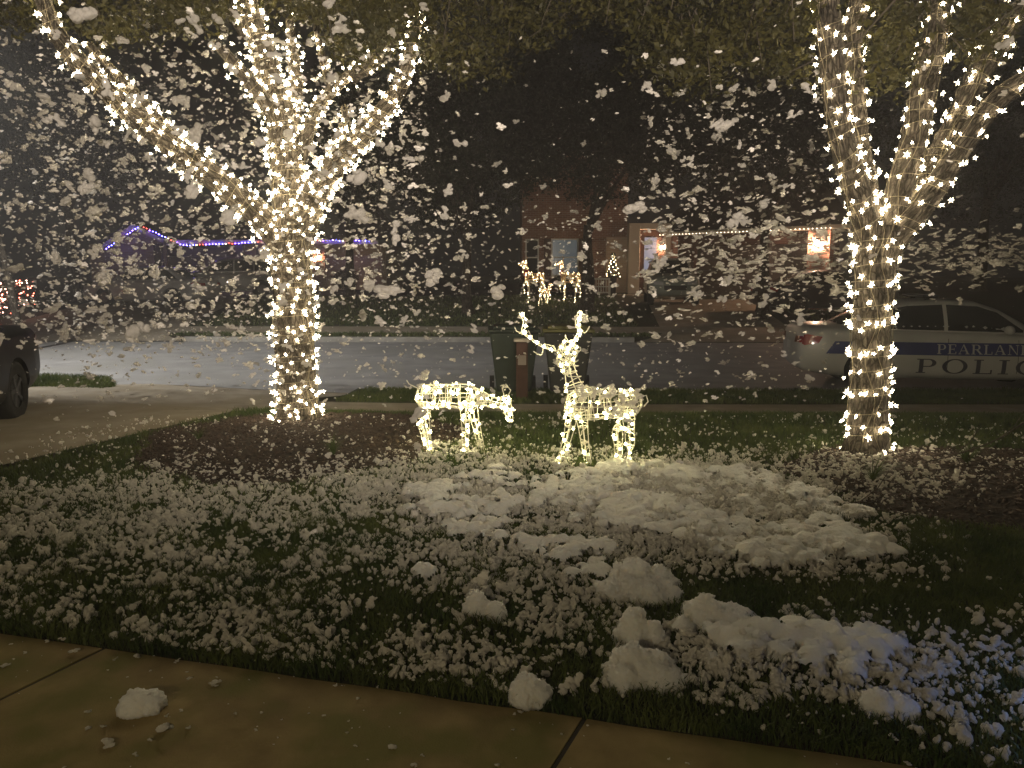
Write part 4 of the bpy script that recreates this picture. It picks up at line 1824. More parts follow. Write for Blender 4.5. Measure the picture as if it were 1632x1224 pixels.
# ------------------------------------------------------------------ cars
def car_profile(kind):
    if kind == 'sedan':
        # x: rear 0 -> front L ; (x, zbottom, zbelt, ztop, halfwidth)
        body = [(0.00, .46, .72, .80, .70), (0.04, .34, .93, 1.02, .82), (0.12, .29, 1.00, 1.095, .875), (0.5, .23, 1.00, 1.11, .925), (1.0, .20, .99, 1.11, .93), (1.6, .19, .98, 1.08, .945),
                (2.5, .19, .96, 1.05, .95), (3.4, .19, .94, 1.04, .945), (3.9, .20, .92, 1.01, .93), (4.5, .21, .86, .95, .90), (4.9, .25, .76, .84, .82), (5.08, .32, .66, .72, .66), (5.13, .42, .56, .60, .5)]
        green = [(0.62, 1.06, .74, .66), (0.95, 1.24, .74, .60), (1.35, 1.44, .73, .57), (1.75, 1.52, .73, .56), (2.35, 1.545, .73, .56), (2.85, 1.52, .73, .56), (3.2, 1.40, .74, .58), (3.55, 1.20, .75, .62), (3.85, 1.00, .75, .68)]
        win = [[(0.98, 1.06), (1.42, 1.36), (1.75, 1.43), (2.30, 1.455), (2.30, 1.03), (1.3, 1.05)], [(2.36, 1.455), (2.85, 1.43), (3.15, 1.33), (3.52, 1.04), (3.5, 1.01), (2.36, 1.03)]]
        wheels = (1.13, 4.0)
        L = 5.13
    elif kind == 'suv':
        body = [(0.00, .42, .95, 1.0, .70), (0.05, .35, 1.05, 1.10, .82), (0.2, .30, 1.08, 1.16, .90), (0.8, .27, 1.08, 1.16, .94), (2.4, .27, 1.06, 1.14, .95), (3.5, .27, 1.05, 1.14, .94), (4.1, .28, 1.0, 1.1, .92),
                (4.55, .32, .90, 1.0, .85), (4.72, .4, .75, .8, .7)]
        green = [(0.10, 1.10, .80, .74), (0.22, 1.42, .78, .68), (0.42, 1.62, .77, .64), (1.0, 1.70, .77, .64), (2.0, 1.71, .77, .63), (2.6, 1.66, .77, .62), (3.05, 1.42, .78, .64), (3.5, 1.10, .8, .70)]
        win = [[(0.45, 1.16), (0.55, 1.5), (1.2, 1.58), (1.2, 1.16)], [(1.28, 1.58), (2.0, 1.6), (2.0, 1.14), (1.28, 1.16)], [(2.08, 1.6), (2.5, 1.56), (2.85, 1.4), (3.15, 1.13), (2.08, 1.14)]]
        wheels = (0.95, 3.75)
        L = 4.72
    return body, green, win, wheels, L


def ring_body(x, zb, zl, zt, w):
    h = zl - zb
    side = [(0.0, zb), (w * .55, zb), (w * .86, zb + .02), (w * .965, zb + .10), (w, zb + .30 * h), (w * 1.0, zb + .55 * h), (w * .985, zb + .78 * h), (w * .955, zl), (w * .88, zl + (zt - zl) * .45), (w * .6, zt - .01), (0.0, zt + .01)]
    full = side + [(-a, b) for a, b in reversed(side[1:-1])]
    return [(x, a, b) for a, b in full]


def loft(rings):
    n = len(rings[0])
    bm = bmesh.new()
    vv = [[bm.verts.new(p) for p in r] for r in rings]
    for i in range(len(rings) - 1):
        for k in range(n):
            k2 = (k + 1) % n
            bm.faces.new((vv[i][k], vv[i][k2], vv[i + 1][k2], vv[i + 1][k]))
    bm.faces.new(vv[0])
    bm.faces.new(list(reversed(vv[-1])))
    return bm


def decal(name, polys, tree, axis, mat, parent, off=0.006, sub=0.06, side=-1):
    """flat outlines in car (x,z) pressed on to the body side; axis 'y' (side) or 'x' (rear/front)"""
    bm = bmesh.new()
    for poly in polys:
        vs = [bm.verts.new((p[0], 0, p[1])) for p in poly]
        try:
            bm.faces.new(vs)
        except ValueError:
            pass
    bmesh.ops.triangulate(bm, faces=bm.faces[:])
    for _ in range(4):
        ed = [e for e in bm.edges if e.calc_length() > sub]
        if not ed:
            break
        bmesh.ops.subdivide_edges(bm, edges=ed, cuts=1)
        bmesh.ops.triangulate(bm, faces=[f for f in bm.faces if len(f.verts) > 3])
    bmesh.ops.remove_doubles(bm, verts=bm.verts, dist=1e-4)
    for v in bm.verts:
        a, z = v.co.x, v.co.z
        if axis == 'y':
            hit = tree.ray_cast(Vector((a, side * 3, z)), Vector((0, -side, 0)))
            if hit[0]:
                v.co = hit[0] + Vector((0, side, 0)) * off
            else:
                v.co = Vector((a, side * 0.8, z))
        else:
            hit = tree.ray_cast(Vector((side * 8 + 2.5, a, z)), Vector((-side, 0, 0)))
            if hit[0]:
                v.co = hit[0] + Vector((side, 0, 0)) * off
            else:
                v.co = Vector((2.5 + side * 2.4, a, z))
    for f in bm.faces:
        f.smooth = True
    return bm_obj(name, bm, mat, parent)


def make_car(kind, paint, loc, rz, label, group=None, scale=1.0, lights=True, name='parked_car', cat='car', details=True):
    body, green, win, wheels, L = car_profile(kind)
    root = empty(name, loc, rz)
    root.scale = (scale,) * 3
    tag(root, label, cat, group)
    # body
    xs = [b[0] for b in body]
    fine = []
    cols = list(zip(*body))
    X = np.unique(np.concatenate([np.array(xs), np.linspace(xs[0], xs[-1], 24)]))
    for x in X:
        fine.append([x] + [float(np.interp(x, xs, c)) for c in cols[1:]])
    o = bm_obj('tmpbody', loft([ring_body(*f) for f in fine]), None, smooth=True)
    ss = o.modifiers.new('s', 'SUBSURF')
    ss.levels = 1
    ss.render_levels = 1
    # wheel arches
    bm = bmesh.new()
    wr = .36 if kind == 'sedan' else .39
    for wx in wheels:
        cyl(bm, (wx, -1.3, .33), (wx, -.62, .33), wr + .05, seg=28)
        cyl(bm, (wx, .62, .33), (wx, 1.3, .33), wr + .05, seg=28)
    cut = bm_obj('cutter', bm, None)
    bo = o.modifiers.new('b', 'BOOLEAN')
    bo.operation = 'DIFFERENCE'
    bo.object = cut
    bo.solver = 'EXACT'
    me = bake(o, 'body')
    bpy.data.objects.remove(cut)
    me.materials.clear()
    bo_ = mesh_obj('body', me, paint, root)
    for p in me.polygons:
        p.use_smooth = True
    md = bo_.modifiers.new('e', 'EDGE_SPLIT')
    md.split_angle = rad(40)
    # greenhouse
    gxs = [g[0] for g in green]
    gc = list(zip(*green))
    rings = []
    zbelt = 0.9
    for x in np.unique(np.concatenate([np.array(gxs), np.linspace(gxs[0], gxs[-1], 18)])):
        zt, wb, wt = [float(np.interp(x, gxs, c)) for c in gc[1:]]
        z0 = min(zbelt, zt - .08)
        side = [(0, z0), (wb * 1.12, z0), (wb * 1.10, z0 + (zt - z0) * .3), (wb * 1.0 + (wt - wb) * .4, z0 + (zt - z0) * .7), (wt * 1.08, zt - .07), (wt * .96, zt - .02), (wt * .5, zt), (0, zt + .012)]
        rings.append([(x, a, b) for a, b in side + [(-a, b) for a, b in reversed(side[1:-1])]])
    g = bm_obj('tmpg', loft(rings), None, smooth=True)
    ss = g.modifiers.new('s', 'SUBSURF')
    ss.levels = 1
    gm = bake(g, 'roof')
    gm.materials.clear()
    for p in gm.polygons:
        p.use_smooth = True
    mesh_obj('roof', gm, paint, root)

    def tree_of(mm):
        V, T = arrays(mm)
        return BVHTree.FromPolygons([tuple(map(float, v)) for v in V], [tuple(map(int, t)) for t in T])
    gt = tree_of(gm)
    bt = tree_of(me)
    for s in (-1, 1):
        for w in win:
            decal('side_window', [w], gt, 'y', M['glassdark'], root, .006, .12, s)
    if kind == 'sedan':
        decal('rear_window', [[(-.55, 1.10), (.55, 1.10), (.46, 1.40), (-.46, 1.40)]], gt, 'x', M['glassdark'], root, .006, .12, -1)
        decal('windshield', [[(-.62, 1.06), (.62, 1.06), (.5, 1.44), (-.5, 1.44)]], gt, 'x', M['glassdark'], root, .006, .12, 1)
    else:
        decal('rear_window', [[(-.6, 1.18), (.6, 1.18), (.52, 1.55), (-.52, 1.55)]], gt, 'x', M['glassdark'], root, .006, .12, -1)
        decal('windshield', [[(-.66, 1.14), (.66, 1.14), (.54, 1.6), (-.54, 1.6)]], gt, 'x', M['glassdark'], root, .006, .12, 1)
    # wheels
    for wx in wheels:
        for s in (-1, 1):
            wroot = empty('wheel', (wx, s * .80, wr - .02), 0, root)
            bm = bmesh.new()
            for k in range(32):
                pass
            prof = [(.20, -.10), (.30, -.11), (wr - .04, -.115), (wr - .01, -.10), (wr, -.06), (wr, .06), (wr - .01, .10), (wr - .04, .115), (.30, .11), (.20, .10)]
            vv = []
            for k in range(32):
                a = 2 * math.pi * k / 32
                vv.append([bm.verts.new((r_ * math.cos(a), y_, r_ * math.sin(a))) for r_, y_ in prof])
            for k in range(32):
                for j in range(len(prof) - 1):
                    bm.faces.new((vv[k][j], vv[k][j + 1], vv[(k + 1) % 32][j + 1], vv[(k + 1) % 32][j]))
            bm_obj('tyre', bm, MT['tyre'], wroot, True)
            bm = bmesh.new()
            cyl(bm, (0, s * .05, 0), (0, s * .07, 0), .225, seg=28)
            for k in range(5):
                a = 2 * math.pi * k / 5
                bx(bm, (math.cos(a) * .12, s * .085, math.sin(a) * .12), (.2, .02, .045), rot=Matrix.Rotation(-a, 4, 'Y'))
            cyl(bm, (0, s * .06, 0), (0, s * .10, 0), .05, seg=14)
            bm_obj('rim', bm, MT['rim'], wroot)
    zz = .78 if kind == 'sedan' else .95
    for s in (-1, 1):
        q = [(s * .42, zz), (s * .80, zz + .02), (s * .80, zz + .13), (s * .45, zz + .12)] if kind == 'sedan' else [(s * .6, zz - .1), (s * .82, zz - .1), (s * .82, zz + .22), (s * .66, zz + .22)]
        decal('tail_light', [q], bt, 'x', MT['tail'], root, .012, .05, -1)
        if kind == 'sedan':
            decal('tail_light', [[(.02, zz + .02), (.08, zz - .02), (.30, zz + .02), (.36, zz + .13), (.12, zz + .17), (.03, zz + .14)]], bt, 'y', MT['tail'], root, .008, .05, s)
        else:
            decal('tail_light', [[(.04, zz - .1), (.16, zz - .1), (.2, zz + .2), (.08, zz + .2)]], bt, 'y', MT['tail'], root, .008, .05, s)
        hz = .66 if kind == 'sedan' else .78
        decal('headlight', [[(s * .42, hz - .06), (s * .74, hz - .04), (s * .74, hz + .07), (s * .42, hz + .05)]], bt, 'x', MT['lens'], root, .012, .06, 1)
        # mirrors
        bm = bmesh.new()
        bmesh.ops.create_uvsphere(bm, u_segments=14, v_segments=8, radius=1, matrix=Matrix.Translation((3.2 if kind == 'sedan' else 2.95, s * 1.02, 1.06 if kind == 'sedan' else 1.18)) @ Matrix.Diagonal((.07, .12, .075, 1)))
        cyl(bm, (3.22 if kind == 'sedan' else 2.97, s * .85, 1.02 if kind == 'sedan' else 1.14), (3.2 if kind == 'sedan' else 2.95, s * .98, 1.05 if kind == 'sedan' else 1.17), .025, seg=8)
        bm_obj('mirror', bm, paint, root, True)
    # grille, lower bumper
    hz = .58 if kind == 'sedan' else .62
    decal('grille', [[(-.38, hz - .08), (.38, hz - .08), (.4, hz + .08), (-.4, hz + .08)]], bt, 'x', M['metalblack'], root, .012, .06, 1)
    decal('licence_plate', [[(-.16, zz - .14), (.16, zz - .14), (.16, zz + .0), (-.16, zz + .0)]], bt, 'x', MT['plate'], root, .02, .06, -1)
    # lower black valance, as thin side skirts
    if details:
        for s in (-1, 1):
            decal('door_seam', [[(1.45, .35), (1.458, .35), (1.458, .97), (1.45, .97)], [(2.33, .26), (2.338, .26), (2.338, .99), (2.33, .99)], [(3.4, .26), (3.408, .26), (3.408, .98), (3.4, .98)]], bt, 'y', M['metalblack'], root, .003, .1, s)
            for hx in (1.58, 2.48):
                h = bmesh.new()
                hit = bt.ray_cast(Vector((hx + .1, s * 3, .88)), Vector((0, -s, 0)))
                yy = hit[0].y if hit[0] else s * .93
                bx(h, (hx + .1, yy + s * .02, .88), (.2, .025, .03))
                bm_obj('door_handle', h, paint, root, bevel=.008)
    return root, bt, gt, L


MT = dict(
    tyre=noisy('tyre_rubber', (.012, .012, .012), (.025, .025, .025), 20, .85),
    rim=plain('rim_metal', (.12, .12, .12), .45, metal=.8),
    tail=plain('tail_lens', (.35, .015, .012), .12, spec=.8, coat=1.0),
    lens=plain('head_lens', (.45, .45, .45), .1, spec=.7),
    plate=plain('plate_white', (.6, .6, .58), .5),
)
P_white = noisy('white_paint', (.60, .60, .585), (.66, .66, .645), 2, .3, coat=.6, spec=.5)
P_black = noisy('black_paint', (.004, .004, .005), (.007, .007, .008), 2, .45, coat=.15, spec=.25)
P_grey = noisy('grey_paint', (.20, .205, .19), (.26, .265, .25), 2, .35, coat=.5)
P_silver = noisy('silver_paint', (.45, .45, .46), (.52, .52, .53), 2, .35, coat=.5)
P_green = noisy('sage_paint', (.22, .25, .21), (.28, .31, .26), 2, .35, coat=.5)
P_dark = noisy('dark_blue_paint', (.02, .024, .035), (.03, .034, .05), 2, .3, coat=.5)

# the patrol car at the near kerb, nose to the right and slightly towards the lawn
YAW = rad(-9)
pc, bt, gt, L = make_car('sedan', P_white, (5.05, 13.95, 0), YAW, 'white police patrol car with blue side stripe parked at the near kerb', name='police_car', cat='police car')
M['stripe'] = plain('stripe_blue', (.028, .045, .22), .4, coat=.4)
M['letterw'] = plain('letter_white', (.62, .62, .66), .4)
M['letterd'] = plain('letter_dark', (.035, .035, .07), .4)


# serif capitals as outline pieces in a unit cell (x 0..w, z 0..1)
def rect(x0, z0, x1, z1):
    return [(x0, z0), (x1, z0), (x1, z1), (x0, z1)]


def arc_band(cx, cz, rx, rz, tx, tz, a0, a1, n=14):
    out = []
    for k in range(n):
        p = a0 + (a1 - a0) * k / n
        q = a0 + (a1 - a0) * (k + 1) / n

        def pt(a, o):
            # thick at the sides, thin at top and bottom
            return (cx + math.cos(a) * (rx - (tx if o else 0)), cz + math.sin(a) * (rz - (tz if o else 0)))
        out.append([pt(p, 0), pt(q, 0), pt(q, 1), pt(p, 1)])
    return out


T_, t_ = .17, .065
H_ = math.pi / 2


def serif(ch):
    if ch == 'P':
        return [rect(.1, 0, .1 + T_, 1), rect(0, 0, .38, t_), rect(0, 1 - t_, .1, 1), rect(.27, 1 - t_, .5, 1), rect(.27, .44, .5, .44 + t_)] + arc_band(.48, .72, .30, .28, T_, t_, -H_, H_), .84
    if ch == 'E':
        return [rect(.1, 0, .1 + T_, 1), rect(0, 0, .1, t_), rect(.27, 0, .75, t_), rect(0, 1 - t_, .1, 1), rect(.27, 1 - t_, .72, 1), rect(.27, .47, .58, .47 + t_), rect(.68, t_, .75, .26), rect(.65, .76, .72, 1 - t_), rect(.53, .38, .58, .47), rect(.53, .47 + t_, .58, .63)], .83
    if ch == 'A':
        return [[(.08, t_), (.14, t_), (.48, 1), (.42, 1)], [(.40, 1), (.50, 1), (.92, t_), (.72, t_)], rect(.24, .32, .70, .32 + t_), rect(0, 0, .26, t_), rect(.62, 0, 1.0, t_)], 1.04
    if ch == 'R':
        return [rect(.1, 0, .1 + T_, 1), rect(0, 0, .38, t_), rect(0, 1 - t_, .1, 1), rect(.27, 1 - t_, .5, 1), rect(.27, .46, .5, .46 + t_), [(.42, .46), (.60, .48), (.92, t_), (.72, t_)], rect(.70, 0, 1.0, t_)] + arc_band(.48, .73, .30, .27, T_, t_, -H_, H_), 1.0
    if ch == 'L':
        return [rect(.1, 0, .1 + T_, 1), rect(0, 0, .1, t_), rect(.27, 0, .74, t_), rect(0, 1 - t_, .38, 1), rect(.67, t_, .74, .30)], .82
    if ch == 'N':
        return [rect(.13, t_, .19, 1 - t_), rect(0, 0, .32, t_), [(.05, 1), (.26, 1), (.86, 0), (.80, 0)], rect(.80, 0, .86, 1 - t_), rect(.68, 1 - t_, .98, 1)], 1.02
    if ch == 'D':
        return [rect(.1, 0, .1 + T_, 1), rect(0, 0, .1, t_), rect(0, 1 - t_, .1, 1), rect(.27, 0, .45, t_), rect(.27, 1 - t_, .45, 1)] + arc_band(.45, .5, .46, .5, T_, t_, -H_, H_), .98
    if ch == 'O':
        return arc_band(.52, .5, .50, .52, T_, t_, 0, 2 * math.pi, 28), 1.1
    if ch == 'I':
        return [rect(.12, t_, .12 + T_, 1 - t_), rect(0, 0, .41, t_), rect(0, 1 - t_, .41, 1)], .48
    if ch == 'C':
        return arc_band(.52, .5, .50, .52, T_, t_, .75, 2 * math.pi - .75, 24) + [rect(.84, .68, .90, .97), rect(.84, .10, .88, .26)], .98
    return [], .5


def write(word, x0, z0, h, wfac, gap, mat, tree, root, side, off, shear=0.0):
    x = x0
    polys = []
    for ch in word:
        ps, w = serif(ch)
        for p in ps:
            polys.append([(x + a * h * wfac, z0 + b * h) for a, b in p])
        x += (w * wfac + gap) * h
    decal('lettering', polys, tree, 'y', mat, root, off, .05, side)
    return x


STZ0, STZ1 = .63, .84
for s in (-1,):
    decal('side_stripe', [[(.42, STZ0), (.56, STZ1), (1.0, STZ1), (1.0, STZ0)], [(1.0, STZ0), (1.0, STZ1), (2.0, STZ1), (2.0, STZ0)], [(2.0, STZ0), (2.0, STZ1), (3.3, STZ1), (3.3, STZ0)],
                          [(3.3, STZ0), (3.3, STZ1), (4.7, STZ1), (4.7, STZ0)]], bt, 'y', M['stripe'], pc, .005, .06, s)
write('PEARLAND', 2.16, STZ0 + .025, STZ1 - STZ0 - .05, 1.08, .12, M['letterw'], bt, pc, -1, .009)
write('POLICE', 1.86, .33, .24, 1.62, .26, M['letterd'], bt, pc, -1, .007)
# roof light bar
bm = bmesh.new()
bx(bm, (2.15, 0, 1.585), (.26, 1.05, .05))
bx(bm, (2.15, .35, 1.545), (.08, .06, .05))
bx(bm, (2.15, -.35, 1.545), (.08, .06, .05))
bm_obj('light_bar', bm, M['glassdark'], pc, bevel=.015)
bm = bmesh.new()
cyl(bm, (0.62, 0, 1.08), (0.60, 0, 1.30), .004, .003, 8)
bm_obj('antenna', bm, M['metalblack'], pc)

# other cars
make_car('sedan', P_black, (-6.72, 9.45, .34), rad(-75), 'black car in the driveway, only its tail inside the left edge', scale=.95, details=False)
make_car('sedan', P_silver, (-11.2, 28.9, .74), rad(172), 'pale sedan parked broadside on the driveway over the street on the left', 'cars parked at the houses over the street', scale=.95, details=False)
make_car('suv', P_grey, (-9.2, 31.2, 1.0), rad(200), 'grey crossover standing behind the pale sedan, left house', 'cars parked at the houses over the street', scale=.9, details=False)
make_car('suv', P_green, (5.9, 29.8, .9), rad(-97), 'pale sage utility vehicle seen end on before the right house', 'cars parked at the houses over the street', scale=.93, details=False)
make_car('sedan', P_dark, (8.3, 26.2, .6), rad(8), 'dark car parked over the street between the lit brick piers', 'cars parked at the houses over the street', scale=.95, details=False)


# ------------------------------------------------------------------ carts and mailbox at the kerb
def cart(x, y, body, lidm, lab, rz):
    z = G(x, y)
    root = empty('trash_cart', (x, y, z), rz)
    tag(root, lab, 'trash cart', 'wheeled carts at the near kerb')
    bm = bmesh.new()
    rows = [(0.06, .26, .27), (.35, .29, .30), (.92, .36, .37), (.96, .37, .38)]
    vv = []
    for z_, a, b in rows:
        vv.append([bm.verts.new(p) for p in ((-a, -b, z_), (a, -b, z_), (a, b, z_), (-a, b, z_))])
    for i in range(len(vv) - 1):
        for k in range(4):
            bm.faces.new((vv[i][k], vv[i][(k + 1) % 4], vv[i + 1][(k + 1) % 4], vv[i + 1][k]))
    bm.faces.new(vv[0])
    bm.faces.new(vv[-1])
    bm_obj('bin_body', bm, body, root, bevel=.03)
    bm = bmesh.new()
    bx(bm, (0, -.01, .99), (.78, .80, .05))
    bx(bm, (0, -.01, 1.03), (.62, .62, .05))
    bm_obj('lid', bm, lidm, root, bevel=.02)
    bm = bmesh.new()
    cyl(bm, (-.3, .44, .93), (.3, .44, .93), .018)
    bm_obj('handle', bm, body, root)
    for s in (-1, 1):
        bm = bmesh.new()
        cyl(bm, (s * .29, .30, .12), (s * .36, .30, .12), .12, seg=20)
        bm_obj('wheel', bm, MT['tyre'], root)


P_cart = noisy('cart_green', (.016, .026, .018), (.024, .036, .026), 4, .6)
P_cart2 = noisy('cart_grey', (.022, .023, .021), (.032, .034, .03), 4, .6)
P_lid = plain('lid_yellow', (.10, .095, .02), .5)
cart(.02, 11.75, P_cart, P_cart, 'dark green wheeled cart at the kerb behind the buck, left one', .04)
cart(.85, 11.8, P_cart2, P_lid, 'dark grey wheeled cart with mustard yellow lid at the kerb, right behind the buck antlers', -.03)

mb = empty('mailbox', (.145, 11.15, G(.145, 11.15)))
tag(mb, 'reddish brown mailbox post with white plate before the carts', 'mailbox')
P_mb = noisy('mailbox_wood', (.055, .025, .018), (.09, .042, .03), 9, .7)
box_obj('post', (0, 0, .42), (.17, .17, .84), P_mb, mb, bevel=.008)
box_obj('cap', (0, 0, .865), (.24, .24, .04), M['trim'], mb, bevel=.01)
box_obj('number_plate', (0.0, -.09, .58), (.12, .012, .14), plain('plate_pale', (.38, .32, .28), .6), mb)


# ------------------------------------------------------------------ houses over the street
def lantern(pos, rz, lab, strength, grp='brick pier lanterns', col=(1, .60, .38)):
    root = empty('wall_lantern', pos, rz)
    tag(root, lab, 'wall lantern', grp)
    bm = bmesh.new()
    bx(bm, (0, .08, .02), (.10, .02, .3))
    cyl(bm, (0, .08, .16), (0, -.02, .19), .012, seg=6)
    bmesh.ops.create_cone(bm, cap_ends=True, segments=6, radius1=.10, radius2=.02, depth=.09, matrix=Matrix.Translation((0, -.02, .16)))
    bx(bm, (0, -.02, -.13), (.12, .12, .02))
    for a in range(4):
        q = math.pi / 4 + a * math.pi / 2
        cyl(bm, (math.cos(q) * .07, -.02 + math.sin(q) * .07, -.12), (math.cos(q) * .08, -.02 + math.sin(q) * .08, .12), .006, seg=5)
    bm_obj('lantern_frame', bm, M['metalblack'], root)
    bm = bmesh.new()
    bmesh.ops.create_uvsphere(bm, u_segments=12, v_segments=8, radius=.05, matrix=Matrix.Translation((0, -.02, 0)) @ Matrix.Diagonal((1, 1, 1.6, 1)))
    bm_obj('bulb', bm, emis('lantern_bulb', col, strength), root, True)


def brick_house_right():
    root = empty('brick_house', (3.0, 33, 1.18))
    tag(root, 'red brick house with lit door and light trimmed eave behind the buck', 'house', 'houses over the street')
    o = Vector(root.location)

    def lc(x, y, z):
        return (x - o.x, y - o.y, z - o.z)
    # main front wall with window openings: pieces butted round the holes
    y = 32.4
    T = .25
    bm = bmesh.new()
    X0, X1, Z0, Z1 = .42, 4.75, .95, 7.0
    wins = [(.55, 1.12, 1.83, 3.34), (1.62, 2.76, 1.83, 3.36)]

    def piece(x0, x1, z0, z1):
        bx(bm, lc((x0 + x1) / 2, y, (z0 + z1) / 2), (x1 - x0, T, z1 - z0))
    piece(X0, wins[0][0], Z0, 3.36)
    piece(wins[0][1], wins[1][0], Z0, 3.36)
    piece(wins[1][1], X1, Z0, 3.36)
    piece(wins[0][0], wins[0][1], Z0, 1.83)
    piece(wins[0][0], wins[0][1], 3.34, 3.36)
    piece(wins[1][0], wins[1][1], Z0, 1.83)
    piece(X0, X1, 3.362, Z1)
    bx(bm, lc(X0 + .12, y + 4.13, 3.97), (.24, 8.0, 6.06))
    bm_obj('wall', bm, M['brick'], root)
    for i, (x0, x1, z0, z1) in enumerate(wins):
        fr = bmesh.new()
        cx, cz, w, h = (x0 + x1) / 2, (z0 + z1) / 2, x1 - x0, z1 - z0
        for a, b, c, d in ((x0 + .03, cz, .06, h), (x1 - .03, cz, .06, h)):
            bx(fr, lc(a, y - .02, b), (c, .08, d))
        for b in (z0 + .03, z1 - .03, cz):
            bx(fr, lc(cx, y - .018, b), (w - .12, .07, .05))
        f = bm_obj('window', fr, M['whitetrim'], root)
        if i == 1:
            pm, nt, pb = new_mat('window_pane')
            setin(pb, col=(.03, .035, .04), rough=.15, em=(.36, .46, .50), es=.10)
        else:
            pm = plain('curtained_pane', (.02, .022, .024), .7, spec=.1)
        box_obj('pane', lc(cx, y + .03, cz), (w - .1, .02, h - .08), pm, f)
        bmx = bmesh.new()
        for s in (-1, 1):
            if i == 1:
                bx(bmx, lc(cx + s * (w / 2 + .16), y - .155, cz), (.28, .04, h))
        if i == 1:
            bm_obj('shutter', bmx, M['doorwood'], root)
        else:
            bmx.free()
        box_obj('sill', lc(cx, y - .15, z0 - .04), (w + .1, .1, .07), M['trim'], f)
    # entrance bay
    bm = bmesh.new()
    bx(bm, lc(4.98, 32.0, 2.45), (.46, .5, 3.0))
    bx(bm, lc(6.35, 32.0, 2.45), (.2, .5, 3.0))
    bx(bm, lc(5.73, 32.0, 3.83), (1.04, .5, .24))
    bm_obj('door_surround', bm, M['trim'], root, bevel=.02)
    bm = bmesh.new()
    bx(bm, lc(5.73, 32.2, 2.33), (1.0, .08, 2.75))
    d = bm_obj('door', bm, M['doorwood'], root, bevel=.01)
    pm, nt, pb = new_mat('door_pane')
    setin(pb, col=(.05, .05, .05), rough=.2, em=(.50, .52, .66), es=.36)
    box_obj('pane', lc(5.70, 32.14, 2.72), (.50, .03, 1.35), pm, d)
    bm = bmesh.new()
    bmesh.ops.create_uvsphere(bm, u_segments=10, v_segments=6, radius=.04, matrix=Matrix.Translation(lc(6.08, 32.12, 2.1)))
    bm_obj('door_handle', bm, MT['rim'], d, True)
    box_obj('porch_slab', lc(5.4, 31.6, 1.0), (2.4, 1.4, .2), M['concrete'], root)
    # tan side wall of the porch
    box_obj('porch_wall', lc(4.3, 32.15, 2.2), (.86, .2, 2.4), M['tanbrick'], root)
    # angled garage wing
    a = Vector((6.5, 32.6, 0))
    b = a + Vector((7.1, -7.7, 0)).normalized() * 7.3
    dr = (b - a).normalized()
    nr = Vector((dr.y, -dr.x, 0))
    if nr.y > 0:
        nr = -nr
    ln = (b - a).length
    ang = math.atan2(dr.y, dr.x)

    def wing(t0, t1, z0, z1, off, th, bmm):
        c = a + dr * ((t0 + t1) / 2) + nr * off
        bx(bmm, lc(c.x, c.y, (z0 + z1) / 2), (t1 - t0, th, z1 - z0), ang)
    bm = bmesh.new()
    wing(.65, 1.4, .5, 3.45, 0, .3, bm)
    wing(6.35, ln - .1, .5, 3.45, 0, .3, bm)
    wing(1.4, 6.35, 3.0, 3.45, 0, .3, bm)
    bm_obj('garage_wall', bm, M['shadebrick'], root)
    bm = bmesh.new()
    for k in range(5):
        wing(1.42, 6.33, .62 + k * .475, .62 + (k + 1) * .475 - .015, -.1, .06, bm)
    bm_obj('garage_door', bm, M['garage'], root)
    for t0, t1 in ((.05, .62), (6.35, 7.15)):
        bm = bmesh.new()
        wing(t0, t1, .5, 3.44, .32, .32, bm)
        bm_obj('brick_pier', bm, M['pierbrick'], root)
    bm = bmesh.new()
    wing(-.3, ln + .6, 3.455, 3.60, .35, .5, bm)
    bm_obj('fascia', bm, M['trim'], root)
    # roofs
    bm = bmesh.new()
    e0 = a + nr * .65 - dr * .5
    e1 = b + nr * .65 + dr * .7
    r0 = a - nr * 4 - dr * .2
    r1 = b - nr * 4 - dr * 3
    vs = [bm.verts.new(lc(e0.x, e0.y, 3.61)), bm.verts.new(lc(e1.x, e1.y, 3.61)), bm.verts.new(lc(r1.x, r1.y, 6.3)), bm.verts.new(lc(r0.x, r0.y, 6.3))]
    bm.faces.new(vs)
    bmesh.ops.solidify(bm, geom=bm.faces[:], thickness=.12)
    vs = [bm.verts.new(lc(*p)) for p in ((-.1, 31.9, 7.0), (7.5, 31.9, 7.0), (6.2, 37, 9.8), (1.8, 37, 9.8), (-.1, 42, 7.0), (7.5, 42, 7.0))]
    bm.faces.new((vs[0], vs[1], vs[2], vs[3]))
    bm.faces.new((vs[0], vs[3], vs[4]))
    bm.faces.new((vs[1], vs[5], vs[2]))
    bm.faces.new((vs[3], vs[2], vs[5], vs[4]))
    bm.faces.new((vs[0], vs[1], vs[5], vs[4]))
    bm_obj('roof', bm, M['roof'], root)
    # lanterns on piers
    for t, lab in ((.33, 'glowing lantern on the brick pier by the front door'), (6.75, 'glowing lantern on the brick pier at the far end of the garage')):
        p = a + dr * t + nr * .60
        lantern((p.x, p.y, 2.98), math.atan2(nr.y, nr.x) + math.pi / 2, lab, 1500)
    # eave lights
    st = empty('eave_light_string', tuple(a + Vector((0, 0, 3.5))))
    tag(st, 'row of small white lights along the eave of the brick house garage', 'string lights')
    base = a + Vector((0, 0, 3.5))
    A = Acc()
    p0, p1 = a + nr * .64 + Vector((0, 0, 3.52)), b + nr * .64 + Vector((0, 0, 3.52))
    A.tube([p0 - base, p1 - base], .008, 4)
    A.obj('cord', M['wire'], st)
    me = glare_star_mesh('bulb', .020, .024, emis('eave_bulb', (1, .82, .6), 5), 3)
    n = 46
    for k in range(n):
        q = p0.lerp(p1, (k + .5) / n) + nr * .03 - Vector((0, 0, .03))
        o_ = bpy.data.objects.new('bulb', me)
        COL.objects.link(o_)
        o_.parent = st
        o_.location = q - base
